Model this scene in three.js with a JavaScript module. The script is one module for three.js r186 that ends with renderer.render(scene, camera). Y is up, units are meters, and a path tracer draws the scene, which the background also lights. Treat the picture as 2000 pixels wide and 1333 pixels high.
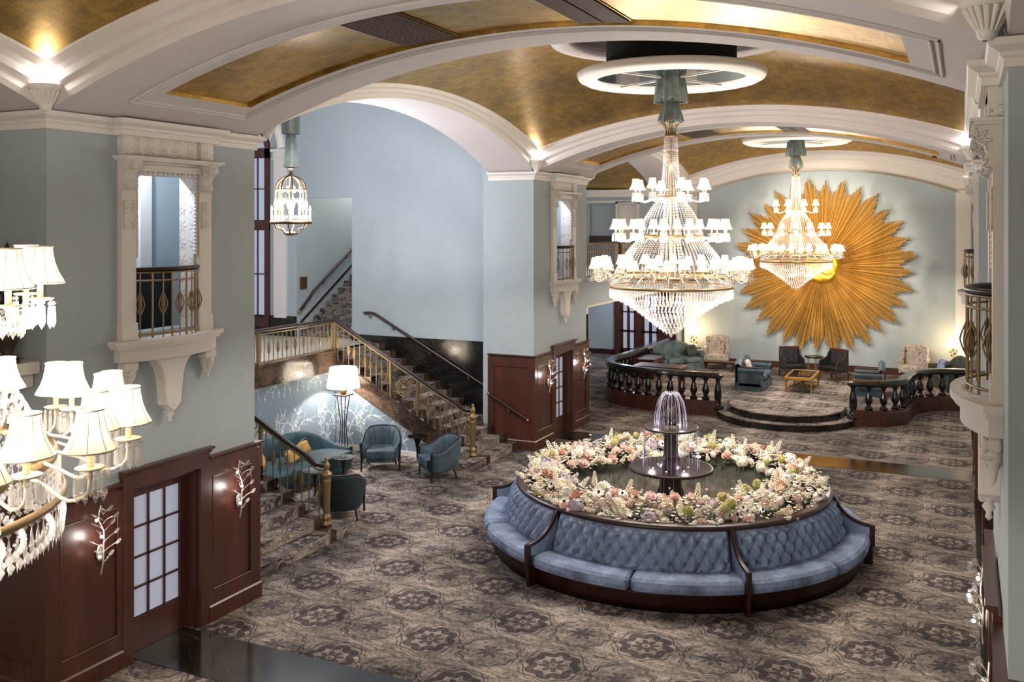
import * as THREE from 'three';
import { mergeGeometries } from 'three/addons/utils/BufferGeometryUtils.js';
import { RoundedBoxGeometry } from 'three/addons/geometries/RoundedBoxGeometry.js';
import { RectAreaLightUniformsLib } from 'three/addons/lights/RectAreaLightUniformsLib.js';
RectAreaLightUniformsLib.init();

// ---------------------------------------------------------------- camera, exposure, sky outside the windows
const scene = new THREE.Scene();
const camera = new THREE.PerspectiveCamera(2 * Math.atan(894 / 1855) * 180 / Math.PI, 2000 / 1788, 0.05, 200);
camera.position.set(0, 5.3, 0);
camera.rotation.y = Math.atan(880 / 1855);
camera.setViewOffset(2000, 1788, 0, 454, 2000, 1333);
camera.updateProjectionMatrix();
const renderer = new THREE.WebGLRenderer({ antialias: true });
renderer.toneMapping = THREE.LinearToneMapping;
renderer.toneMappingExposure = 1.13;
renderer.shadowMap.enabled = true;
scene.background = new THREE.Color(0.55, 0.65, 0.8);

// ---------------------------------------------------------------- plan (metres, d = distance in front of the camera along the hall)
const XL = -9.12, XR = 0.28, XC = -4.42, HW = 4.7;
const BAYS = [[-2.49, 7.26], [10.66, 20.41], [23.87, 33.85]];
const PIERS = [[7.26, 10.66], [20.41, 23.87]];
const CORN0 = 6.37, CORN1 = 6.56, WAIN = 2.135;

// ---------------------------------------------------------------- helpers
let seed = 7;
const rnd = () => { seed = (seed * 1664525 + 1013904223) >>> 0; return seed / 4294967296; };
const rr = (a, b) => a + (b - a) * rnd();
const V = (x, y, z) => new THREE.Vector3(x, y, z);
const clamp = (x, a, b) => Math.min(b, Math.max(a, x));
const lerp = (a, b, t) => a + (b - a) * t;
const smooth = (a, b, x) => { const t = clamp((x - a) / (b - a), 0, 1); return t * t * (3 - 2 * t); };
const taken = {};
function numbered(n) { const k = taken[n] = (taken[n] ?? -1) + 1; return k ? `${n}_${String(k).padStart(3, '0')}` : n; }

function plain(g) {   // position, normal, uv, no index
  let q = g.index ? g.toNonIndexed() : g;
  if (!q.attributes.normal) q.computeVertexNormals();
  for (const k of Object.keys(q.attributes)) if (!['position', 'normal', 'uv'].includes(k)) q.deleteAttribute(k);
  if (!q.attributes.uv) q.setAttribute('uv', new THREE.BufferAttribute(new Float32Array(q.attributes.position.count * 2), 2));
  q.morphAttributes = {};
  return q;
}
function metres(g, along) {   // uv in metres by the way each face points
  const p = g.attributes.position, n = g.attributes.normal, u = g.attributes.uv;
  for (let i = 0; i < p.count; i += 3) {
    let nx = 0, ny = 0, nz = 0;
    for (let k = 0; k < 3; k++) { nx += Math.abs(n.getX(i + k)); ny += Math.abs(n.getY(i + k)); nz += Math.abs(n.getZ(i + k)); }
    for (let k = 0; k < 3; k++) {
      const x = p.getX(i + k), y = p.getY(i + k), z = p.getZ(i + k);
      let a, b;
      if (ny >= nx && ny >= nz) { a = x; b = -z; } else if (nx >= nz) { a = -z; b = y; } else { a = x; b = y; }
      if (along) [a, b] = [b, a];
      u.setXY(i + k, a, b);
    }
  }
  return g;
}
function geo(list) {
  const a = (Array.isArray(list) ? list : [list]).flat(9).filter(Boolean).map(plain);
  return a.length > 1 ? mergeGeometries(a) : a[0];
}
function part(name, list, m, parent, label) {
  const g = geo(list);
  if (m.userData.metres) metres(g, m.userData.along);
  const o = new THREE.Mesh(g, m);
  o.name = name; o.castShadow = o.receiveShadow = true;
  if (label) o.userData.label = label;
  parent.add(o);
  return o;
}
const share = (name, g, m, parent) => { const o = new THREE.Mesh(g, m); o.name = name; o.castShadow = o.receiveShadow = true; parent.add(o); return o; };
function thing(name, label, category, pos = [0, 0, 0], turn = 0, group) {   // pos = [x, y, d]
  const o = new THREE.Group();
  o.name = numbered(name); o.position.set(pos[0], pos[1], -pos[2]); o.rotation.y = turn;
  o.userData = { label, category }; if (group) o.userData.group = group;
  scene.add(o);
  return o;
}
function struct(name, list, m, label, parent = scene) {
  const o = part(parent === scene ? numbered(name) : name, list, m, parent);
  if (parent === scene) { o.userData = { kind: 'structure', label, category: name.split('_')[0] }; }
  return o;
}
function structGroup(name, label) {
  const o = new THREE.Group(); o.name = numbered(name); o.userData = { kind: 'structure', label, category: name.split('_')[0] }; scene.add(o); return o;
}
function copyOf(o, label, pos, turn) {
  const c = o.clone(); c.name = numbered(o.name.replace(/_\d{3}$/, '')); c.userData = { ...o.userData, label };
  if (pos) c.position.set(pos[0], pos[1], -pos[2]); if (turn !== undefined) c.rotation.y = turn;
  scene.add(c); return c;
}
function light(parent, x, y, z, color, cd, radius = 1) {   // local coordinates of parent
  const l = new THREE.PointLight(color, cd, 0, 2); l.position.set(x, y, z); l.castShadow = true; l.shadow.radius = radius;
  l.name = 'lamp_light'; parent.add(l); return l;
}
function spot(parent, x, y, z, dir, color, cd, radius = 3, angle = 1.53, pen = 0.08) {   // one half of a lamp's light, thrown up or down
  const l = new THREE.SpotLight(color, cd, 0, angle, pen, 2); l.position.set(x, y, z); l.target.position.set(x, y + dir, z); l.castShadow = true; l.shadow.radius = radius;
  l.name = 'lamp_light'; parent.add(l, l.target); l.target.name = 'lamp_aim'; return l;
}
// geometry: bx takes hall coordinates (d forward); lb takes local x, y, z
function lb(x0, x1, y0, y1, z0, z1, r = 0) {
  const w = Math.abs(x1 - x0), h = Math.abs(y1 - y0), d = Math.abs(z1 - z0);
  const g = r ? new RoundedBoxGeometry(w, h, d, 2, Math.min(r, w / 2.01, h / 2.01, d / 2.01)) : new THREE.BoxGeometry(w, h, d);
  return g.translate((x0 + x1) / 2, (y0 + y1) / 2, (z0 + z1) / 2);
}
const bx = (x0, x1, y0, y1, d0, d1, r) => lb(x0, x1, y0, y1, -d0, -d1, r);
function cyl(r0, r1, y0, y1, x = 0, z = 0, n = 12) { return new THREE.CylinderGeometry(r1, r0, y1 - y0, n).translate(x, (y0 + y1) / 2, z); }
function lathe(pts, n = 20, x = 0, y = 0, z = 0, p0 = 0, pl = Math.PI * 2) {
  return new THREE.LatheGeometry(pts.map(p => new THREE.Vector2(Math.max(p[0], 0.0001), p[1])), n, p0, pl).translate(x, y, z);
}
function tube(pts, r, n = 12, k = 6, closed = false, straight = false) {
  const v = pts.map(p => p.isVector3 ? p : V(...p));
  const c = straight ? new THREE.CatmullRomCurve3(v, closed, 'catmullrom', 0.01) : new THREE.CatmullRomCurve3(v, closed, 'centripetal');
  return new THREE.TubeGeometry(c, n, r, k, closed);
}
function rod(a, b, r0, r1 = r0, n = 6) {
  const A = a.isVector3 ? a : V(...a), B = b.isVector3 ? b : V(...b), l = A.distanceTo(B);
  const g = new THREE.CylinderGeometry(r1, r0, l, n);
  g.applyQuaternion(new THREE.Quaternion().setFromUnitVectors(V(0, 1, 0), B.clone().sub(A).normalize()));
  return g.translate((A.x + B.x) / 2, (A.y + B.y) / 2, (A.z + B.z) / 2);
}
const ball = (r, x, y, z, n = 10, m = 8) => new THREE.SphereGeometry(r, n, m).translate(x, y, z);
// frames: [{p, a, b}], profile: [[o, u]] -> p + o a + u b
function sweep(frames, profile, closedPath = false, closedProfile = true, caps = true) {
  const pos = [], M = profile.length, N = frames.length;
  const at = (i, j) => { const f = frames[i % N], q = profile[j % M]; return [f.p.x + q[0] * f.a.x + q[1] * f.b.x, f.p.y + q[0] * f.a.y + q[1] * f.b.y, f.p.z + q[0] * f.a.z + q[1] * f.b.z]; };
  const jm = closedProfile ? M : M - 1, im = closedPath ? N : N - 1;
  for (let i = 0; i < im; i++) for (let j = 0; j < jm; j++) {
    const A = at(i, j), B = at(i + 1, j), C = at(i + 1, j + 1), D = at(i, j + 1);
    pos.push(...A, ...B, ...C, ...A, ...C, ...D);
  }
  if (caps && closedProfile && !closedPath) {
    const tri = THREE.ShapeUtils.triangulateShape(profile.map(q => new THREE.Vector2(q[0], q[1])), []);
    for (const [a, b, c] of tri) { pos.push(...at(0, a), ...at(0, b), ...at(0, c)); pos.push(...at(N - 1, a), ...at(N - 1, c), ...at(N - 1, b)); }
  }
  const g = new THREE.BufferGeometry(); g.setAttribute('position', new THREE.Float32BufferAttribute(pos, 3)); g.computeVertexNormals();
  return g;
}
// horizontal path (points [x, y, d] in hall coordinates), profile o = to the right of travel, u = up
function framesAlong(pts, closed = false) {
  const P = pts.map(q => V(q[0], q[1], -q[2])), N = P.length;
  return P.map((p, i) => {
    const t0 = (i || closed) ? p.clone().sub(P[(i - 1 + N) % N]) : null, t1 = (i < N - 1 || closed) ? P[(i + 1) % N].clone().sub(p) : null;
    const h = t => { const a = V(-t.z, 0, t.x).normalize(); return a; };
    let a;
    if (t0 && t1) { const a0 = h(t0), a1 = h(t1); a = a0.clone().add(a1); const l = a.length() / 2; a.normalize().multiplyScalar(1 / Math.max(0.4, l)); } else a = h(t0 || t1);
    return { p, a, b: V(0, 1, 0) };
  });
}
const mould = (pts, prof, closed = false) => sweep(framesAlong(pts, closed), prof, closed);
function grid(nu, nv, f, du = false) {   // f(u, v) -> [x, y, z]
  const pos = [], uv = [], idx = [];
  for (let j = 0; j <= nv; j++) for (let i = 0; i <= nu; i++) { pos.push(...f(i / nu, j / nv)); uv.push(i / nu, j / nv); }
  for (let j = 0; j < nv; j++) for (let i = 0; i < nu; i++) { const a = j * (nu + 1) + i, b = a + 1, c = a + nu + 1, d = c + 1; du ? idx.push(a, b, d, a, d, c) : idx.push(a, d, b, a, c, d); }
  const g = new THREE.BufferGeometry(); g.setAttribute('position', new THREE.Float32BufferAttribute(pos, 3)); g.setAttribute('uv', new THREE.Float32BufferAttribute(uv, 2)); g.setIndex(idx); g.computeVertexNormals();
  return g;
}
function arcLoft(prof, a0, a1, n, round = 0) {   // closed profile [r, y] turned about y, ends drawn in when round > 0
  const cx = prof.reduce((s, p) => s + p[0], 0) / prof.length, cy = prof.reduce((s, p) => s + p[1], 0) / prof.length;
  const fr = [], ks = [];
  const list = [];
  for (let i = 0; i <= n; i++) list.push(i / n);
  const pos = [], M = prof.length;
  const L = Math.abs(a1 - a0) * cx;
  const rows = list.map(t => {
    const e = Math.min(t, 1 - t) * L; let k = 1;
    if (round && e < round) k = 0.0 + Math.sqrt(1 - Math.pow(1 - e / round, 2)) * 1.0;
    const inset = round ? round * (1 - k) : 0, a = lerp(a0, a1, t);
    return prof.map(p => { const dx = p[0] - cx, dy = p[1] - cy, l = Math.hypot(dx, dy) || 1, q = Math.max(0.02, (l - inset)) / l; const r = cx + dx * q, y = cy + dy * q; return [r * Math.sin(a), y, r * Math.cos(a)]; });
  });
  for (let i = 0; i < n; i++) for (let j = 0; j < M; j++) { const A = rows[i][j], B = rows[i + 1][j], C = rows[i + 1][(j + 1) % M], D = rows[i][(j + 1) % M]; pos.push(...A, ...C, ...B, ...A, ...D, ...C); }
  const tri = THREE.ShapeUtils.triangulateShape(prof.map(q => new THREE.Vector2(...q)), []);
  for (const [a, b, c] of tri) { pos.push(...rows[0][a], ...rows[0][b], ...rows[0][c]); pos.push(...rows[n][a], ...rows[n][c], ...rows[n][b]); }
  const g = new THREE.BufferGeometry(); g.setAttribute('position', new THREE.Float32BufferAttribute(pos, 3)); g.computeVertexNormals(); return g;
}
function roundRect(x0, x1, y0, y1, r, n = 4) {
  const o = [];
  for (const [cx, cy, s] of [[x1 - r, y1 - r, 0], [x0 + r, y1 - r, 1], [x0 + r, y0 + r, 2], [x1 - r, y0 + r, 3]]) for (let i = 0; i <= n; i++) { const a = (s + i / n) * Math.PI / 2; o.push([cx + r * Math.cos(a), cy + r * Math.sin(a)]); }
  return o;
}
function smoothed(g) { const q = geo(g); return q; }

// ---------------------------------------------------------------- textures
function canvas(w, h) { const c = document.createElement('canvas'); c.width = w; c.height = h; return [c, c.getContext('2d')]; }
function tex(c, sx, sy, srgb = true) { const t = new THREE.CanvasTexture(c); t.wrapS = t.wrapT = THREE.RepeatWrapping; t.repeat.set(1 / sx, 1 / sy); if (srgb) t.colorSpace = THREE.SRGBColorSpace; t.magFilter = THREE.LinearFilter; return t; }
function noiseField(n, octaves, s0) {   // tiling value noise, n x n, 0..1
  const out = new Float32Array(n * n); let amp = 1, tot = 0;
  for (let o = 0; o < octaves; o++) {
    const k = s0 << o, lat = new Float32Array(k * k).map(() => rnd());
    for (let y = 0; y < n; y++) for (let x = 0; x < n; x++) {
      const u = x / n * k, v = y / n * k, i = u | 0, j = v | 0; let a = u - i, b = v - j; a = a * a * (3 - 2 * a); b = b * b * (3 - 2 * b);
      const i1 = (i + 1) % k, j1 = (j + 1) % k;
      out[y * n + x] += amp * lerp(lerp(lat[j * k + i], lat[j * k + i1], a), lerp(lat[j1 * k + i], lat[j1 * k + i1], a), b);
    }
    tot += amp; amp *= 0.55;
  }
  return out.map(v => v / tot);
}
function dataTex(n, sx, sy, f, srgb = true) {   // f(x, y, i) -> [r, g, b] 0..255
  const d = new Uint8Array(n * n * 4);
  for (let y = 0; y < n; y++) for (let x = 0; x < n; x++) { const i = y * n + x, c = f(x, y, i); d[i * 4] = clamp(c[0], 0, 255); d[i * 4 + 1] = clamp(c[1], 0, 255); d[i * 4 + 2] = clamp(c[2], 0, 255); d[i * 4 + 3] = 255; }
  const t = new THREE.DataTexture(d, n, n); t.wrapS = t.wrapT = THREE.RepeatWrapping; t.magFilter = THREE.LinearFilter; t.repeat.set(1 / sx, 1 / sy); if (srgb) t.colorSpace = THREE.SRGBColorSpace; t.needsUpdate = true; return t;
}
const N1 = noiseField(512, 5, 4), N2 = noiseField(512, 4, 32), N3 = noiseField(512, 5, 8);

// carpet: dark and pale rosettes in turn on a grid of 0.852 x 0.984 m
function carpetTexture() {
  const W = 2048, H = 2048, SX = 3.408, SY = 3.936, [c, g] = canvas(W, H);
  g.fillStyle = '#837a72'; g.fillRect(0, 0, W, H);
  const px = W / SX, py = H / SY;
  const each = (x, y, f) => { for (const ox of [-SX, 0, SX]) for (const oy of [-SY, 0, SY]) { const X = (x + ox) * px, Y = (y + oy) * py; if (X < -500 || X > W + 500 || Y < -500 || Y > H + 500) continue; g.save(); g.translate(X, Y); g.scale(px, py); f(); g.restore(); } };
  const wav = (r, k, a, ph = 0) => { g.beginPath(); for (let i = 0; i <= 120; i++) { const t = i / 120 * Math.PI * 2, q = r * (1 + a * Math.cos(k * t + ph)); const x = q * Math.cos(t) * 1.0, y = q * Math.sin(t) * 1.08; i ? g.lineTo(x, y) : g.moveTo(x, y); } g.closePath(); };
  for (let j = 0; j < 4; j++) for (let i = 0; i < 4; i++) {
    const x = i * 0.852 + 0.426, y = j * 0.984 + 0.492, dark = (i + j) % 2 === 0;
    each(x, y, () => {
      const D = dark ? '#2a2427' : '#393336';
      g.strokeStyle = D; g.fillStyle = D;
      if (dark) {
        g.globalAlpha = 0.9; g.lineWidth = 0.1; wav(0.27, 8, 0.12); g.stroke();
        g.globalAlpha = 0.8; g.lineWidth = 0.022; wav(0.375, 8, 0.05, 1); g.stroke();
        g.lineWidth = 0.012; wav(0.42, 16, 0.03); g.stroke();
        g.globalAlpha = 0.85; for (let k = 0; k < 8; k++) { g.save(); g.rotate(k * Math.PI / 4 + 0.39); g.beginPath(); g.ellipse(0.105, 0, 0.075, 0.035, 0, 0, 7); g.fill(); g.restore(); }
        g.fillStyle = '#8f8377'; g.beginPath(); g.arc(0, 0, 0.05, 0, 7); g.fill(); g.fillStyle = D; g.beginPath(); g.arc(0, 0, 0.03, 0, 7); g.fill();
      } else {
        g.globalAlpha = 0.85; g.lineWidth = 0.03; wav(0.36, 12, 0.05); g.stroke(); g.lineWidth = 0.016; wav(0.4, 12, 0.06, 0.6); g.stroke(); g.globalAlpha = 0.16; wav(0.37, 12, 0.05); g.fill();
        g.globalAlpha = 0.85; for (let k = 0; k < 8; k++) { g.save(); g.rotate(k * Math.PI / 4); g.beginPath(); g.ellipse(0.1, 0, 0.08, 0.032, 0, 0, 7); g.fill(); g.restore(); }
        g.beginPath(); g.arc(0, 0, 0.06, 0, 7); g.fill();
        g.globalAlpha = 0.5; for (let k = 0; k < 10; k++) { g.save(); g.rotate(k * 0.628 + 0.3); g.beginPath(); g.ellipse(0.27, 0, 0.035, 0.018, 0.8, 0, 7); g.fill(); g.restore(); }
      }
    });
    if (!dark) each(x + 0.426, y + 0.492, () => {   // leaf sprig
      g.strokeStyle = g.fillStyle = '#4d4142'; g.globalAlpha = 0.85; g.lineWidth = 0.01;
      g.beginPath(); g.moveTo(-0.1, 0.05); g.quadraticCurveTo(0, -0.05, 0.12, -0.02); g.stroke();
      for (const [a, b, t] of [[-0.04, 0.05, 0.5], [0.06, 0.035, -0.5], [0.0, -0.08, -0.9], [0.13, -0.05, 0.3]]) { g.save(); g.translate(a, b); g.rotate(t); g.beginPath(); g.ellipse(0, 0, 0.055, 0.02, 0, 0, 7); g.fill(); g.restore(); }
    });
    each(x + 0.426, y, () => {   // scrolling vines between the rosettes
      g.strokeStyle = '#574b4b'; g.globalAlpha = 0.6; g.lineWidth = 0.009;
      for (const s of [-1, 1]) { g.beginPath(); g.moveTo(0, s * 0.02); g.bezierCurveTo(0.12, s * 0.12, -0.14, s * 0.24, 0.03, s * 0.38); g.stroke(); g.beginPath(); g.arc(0.05 * s, s * 0.2, 0.05, 0, 4.6); g.stroke(); }
    });
  }
  const im = g.getImageData(0, 0, W, H), d = im.data;
  for (let y = 0; y < H; y++) for (let x = 0; x < W; x++) {
    const i = (y * W + x) * 4, n1 = N1[((y >> 2) & 511) * 512 + ((x >> 2) & 511)], n2 = N2[(y & 511) * 512 + (x & 511)], n3 = N3[((y * 2) & 511) * 512 + ((x >> 1) & 511)];
    const worn = smooth(0.42, 0.62, n1 * 0.6 + n2 * 0.4), f = 0.9 + 1.05 * (n1 - 0.5) + 0.7 * (n2 - 0.5) + 0.75 * (n3 - 0.5) + 0.3 * (rnd() - 0.5);
    const base = [128, 120, 112];
    for (let k = 0; k < 3; k++) d[i + k] = clamp(lerp(d[i + k], base[k], worn * 0.22) * f, 0, 255);
  }
  g.putImageData(im, 0, 0);
  return tex(c, SX, SY);
}
const carpetT = carpetTexture();
function marbleTexture(dark, mid, vein, n = 1024, size = 2.2) {
  const [c, g] = canvas(n, n);
  const im = g.createImageData(n, n), d = im.data;
  for (let y = 0; y < n; y++) for (let x = 0; x < n; x++) { const i = (y * n + x) * 4, v = N1[((y >> 1) & 511) * 512 + ((x >> 1) & 511)] * 0.7 + N2[(y & 511) * 512 + (x & 511)] * 0.3, t = smooth(0.4, 0.72, v); for (let k = 0; k < 3; k++) d[i + k] = lerp(dark[k], mid[k], t); d[i + 3] = 255; }
  g.putImageData(im, 0, 0);
  for (let i = 0; i < 46; i++) { let x = rnd() * n, y = rnd() * n, a = 0.6 + rr(-0.5, 0.5); g.strokeStyle = `rgba(${vein},${rr(0.12, 0.5)})`; g.lineWidth = rr(0.8, 2.6); g.beginPath(); g.moveTo(x, y); for (let k = 0; k < 26; k++) { a += rr(-0.35, 0.35); x += Math.cos(a) * 16; y += Math.sin(a) * 16; g.lineTo(x, y); } g.stroke(); }
  return tex(c, size, size);
}
const marbleT = marbleTexture([14, 15, 14], [44, 40, 34], '180,170,140'), brownMarbleT = marbleTexture([40, 32, 27], [92, 74, 62], '190,170,150');
const woodT = dataTex(512, 1.6, 1.6, (x, y, i) => { const g = N3[((y >> 4) & 511) * 512 + ((x * 3) & 511)], f = 0.72 + 0.5 * g + 0.3 * (N1[((y >> 3) & 511) * 512 + x] - 0.5); return [74 * f, 38 * f, 28 * f]; });
const goldT = dataTex(1024, 2.4, 2.4, (x, y) => {   // overlapping squares of leaf, 0.15 m
  const qx = x / 64, qy = y / 64, ix = qx | 0, iy = qy | 0, h = Math.abs(Math.sin(ix * 127.1 + iy * 311.7) * 43758.5) % 1, e = Math.min(qx - ix, ix + 1 - qx, qy - iy, iy + 1 - qy);
  const n = N2[(y & 511) * 512 + (x & 511)], m = N1[((y >> 1) & 511) * 512 + ((x >> 1) & 511)], f = 0.88 + 0.13 * h + 0.22 * (n - 0.5) + 0.3 * (m - 0.5) - (e < 0.035 ? 0.07 : 0);
  return [186 * f, 152 * f, 82 * f];
});
const goldR = dataTex(512, 2.4, 2.4, (x, y, i) => { const v = 128 + 50 * (N2[i] - 0.5) + 50 * (N1[i] - 0.5); return [v, v, v]; }, false);
const velvetT = dataTex(512, 0.9, 0.9, (x, y, i) => { const f = 0.92 + 0.75 * (N1[i] - 0.5) + 0.2 * (N2[i] - 0.5); const v = 225 * f; return [v, v, v]; });
const floralT = (() => {   // chair cover: grey flowers on cream
  const [c, g] = canvas(512, 512); g.fillStyle = '#b9aea2'; g.fillRect(0, 0, 512, 512);
  for (let i = 0; i < 220; i++) { g.fillStyle = `rgba(${60 + rnd() * 50},${55 + rnd() * 45},${56 + rnd() * 40},${rr(0.25, 0.7)})`; g.beginPath(); g.ellipse(rnd() * 512, rnd() * 512, rr(6, 26), rr(3, 12), rnd() * 6, 0, 7); g.fill(); }
  return tex(c, 0.8, 0.8);
})();
const blackFloralT = (() => {
  const [c, g] = canvas(512, 512); g.fillStyle = '#17161b'; g.fillRect(0, 0, 512, 512);
  for (let i = 0; i < 260; i++) { g.strokeStyle = g.fillStyle = `rgba(${120 + rnd() * 50},${122 + rnd() * 50},${135 + rnd() * 50},${rr(0.3, 0.75)})`; g.lineWidth = 3; const x = rnd() * 512, y = rnd() * 512; g.beginPath(); if (i % 2) g.arc(x, y, rr(5, 18), 0, rr(2, 5)); else g.ellipse(x, y, rr(5, 13), rr(2, 5), rnd() * 6, 0, 7); i % 2 ? g.stroke() : g.fill(); }
  return tex(c, 0.6, 0.6);
})();
const wallpaperT = (() => {   // painted trees on blue
  const W = 1024, H = 1024, [c, g] = canvas(W, H); g.fillStyle = '#7b8c9b'; g.fillRect(0, 0, W, H);
  const leaf = (x, y, a, l) => { g.save(); g.translate(x, y); g.rotate(a); g.beginPath(); g.ellipse(l / 2, 0, l / 2, l / 5, 0, 0, 7); g.fill(); g.restore(); };
  const branch = (x, y, a, n, w) => {
    g.lineWidth = w; 
    for (let k = 0; k < n; k++) {
      const nx = x + Math.cos(a) * 18, ny = y + Math.sin(a) * 18; g.strokeStyle = '#c4cad0'; g.beginPath(); g.moveTo(x, y); g.lineTo(nx, ny); g.stroke(); x = nx; y = ny; a += rr(-0.25, 0.25);
      g.fillStyle = rnd() < 0.7 ? '#b9c2c9' : '#9dabb6'; leaf(x, y, a + rr(0.5, 1.2), rr(12, 22)); leaf(x, y, a - rr(0.5, 1.2), rr(12, 22));
      if (w > 3 && k > 6 && rnd() < 0.32) { branch(x, y, a + (rnd() < 0.5 ? -1 : 1) * rr(0.5, 1.0), 5 + (rnd() * 7 | 0), 2); g.lineWidth = w; }
      if (rnd() < 0.14) { g.fillStyle = '#d7dade'; for (let q = 0; q < 6; q++) leaf(x, y, q * 1.05, 17); }
    }
  };
  for (let i = 0; i < 7; i++) branch(70 + i * 146 + rr(-20, 20), H - 5, -Math.PI / 2 + rr(-0.12, 0.12), 50, 5);
  const t = tex(c, 1.5, 1.5); return t;
})();
const tileT = (() => { const [c, g] = canvas(512, 512); g.fillStyle = '#c9c2b4'; g.fillRect(0, 0, 512, 512); const im = g.getImageData(0, 0, 512, 512); for (let i = 0; i < 512 * 512; i++) { const v = 26 * (N1[i] - 0.5); for (let k = 0; k < 3; k++) im.data[i * 4 + k] += v; } g.putImageData(im, 0, 0); return tex(c, 1, 1); })();
const plasterB = dataTex(512, 1.2, 1.2, (x, y, i) => { const v = 255 * N2[i]; return [v, v, v]; }, false);
const paintT = dataTex(512, 3, 3, (x, y, i) => { const f = 1 + 0.05 * (N1[i] - 0.5) + 0.03 * (N2[i] - 0.5); return [246 * f, 246 * f, 246 * f]; });
const carveB = (() => {   // acanthus and scroll relief for the plaster surrounds
  const n = 512, [c, g] = canvas(n, n); g.fillStyle = '#555'; g.fillRect(0, 0, n, n); g.lineCap = 'round';
  for (let j = 0; j < 4; j++) for (let i = 0; i < 4; i++) { const x = i * 128 + 64, y = j * 128 + 64; for (let r = 50; r > 6; r -= 4) { const v = 90 + (50 - r) * 3.2; g.strokeStyle = `rgb(${v},${v},${v})`; g.lineWidth = 5; g.beginPath(); g.arc(x + ((i + j) % 2 ? 8 : -8), y, r * 0.85, r * 0.2, r * 0.2 + 3.6); g.stroke(); } for (let k = 0; k < 7; k++) { g.fillStyle = '#eee'; g.save(); g.translate(x, y); g.rotate(k * 0.9); g.beginPath(); g.ellipse(36, 0, 20, 7, 0, 0, 7); g.fill(); g.restore(); } }
  return tex(c, 0.9, 0.9, false);
})();

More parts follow.
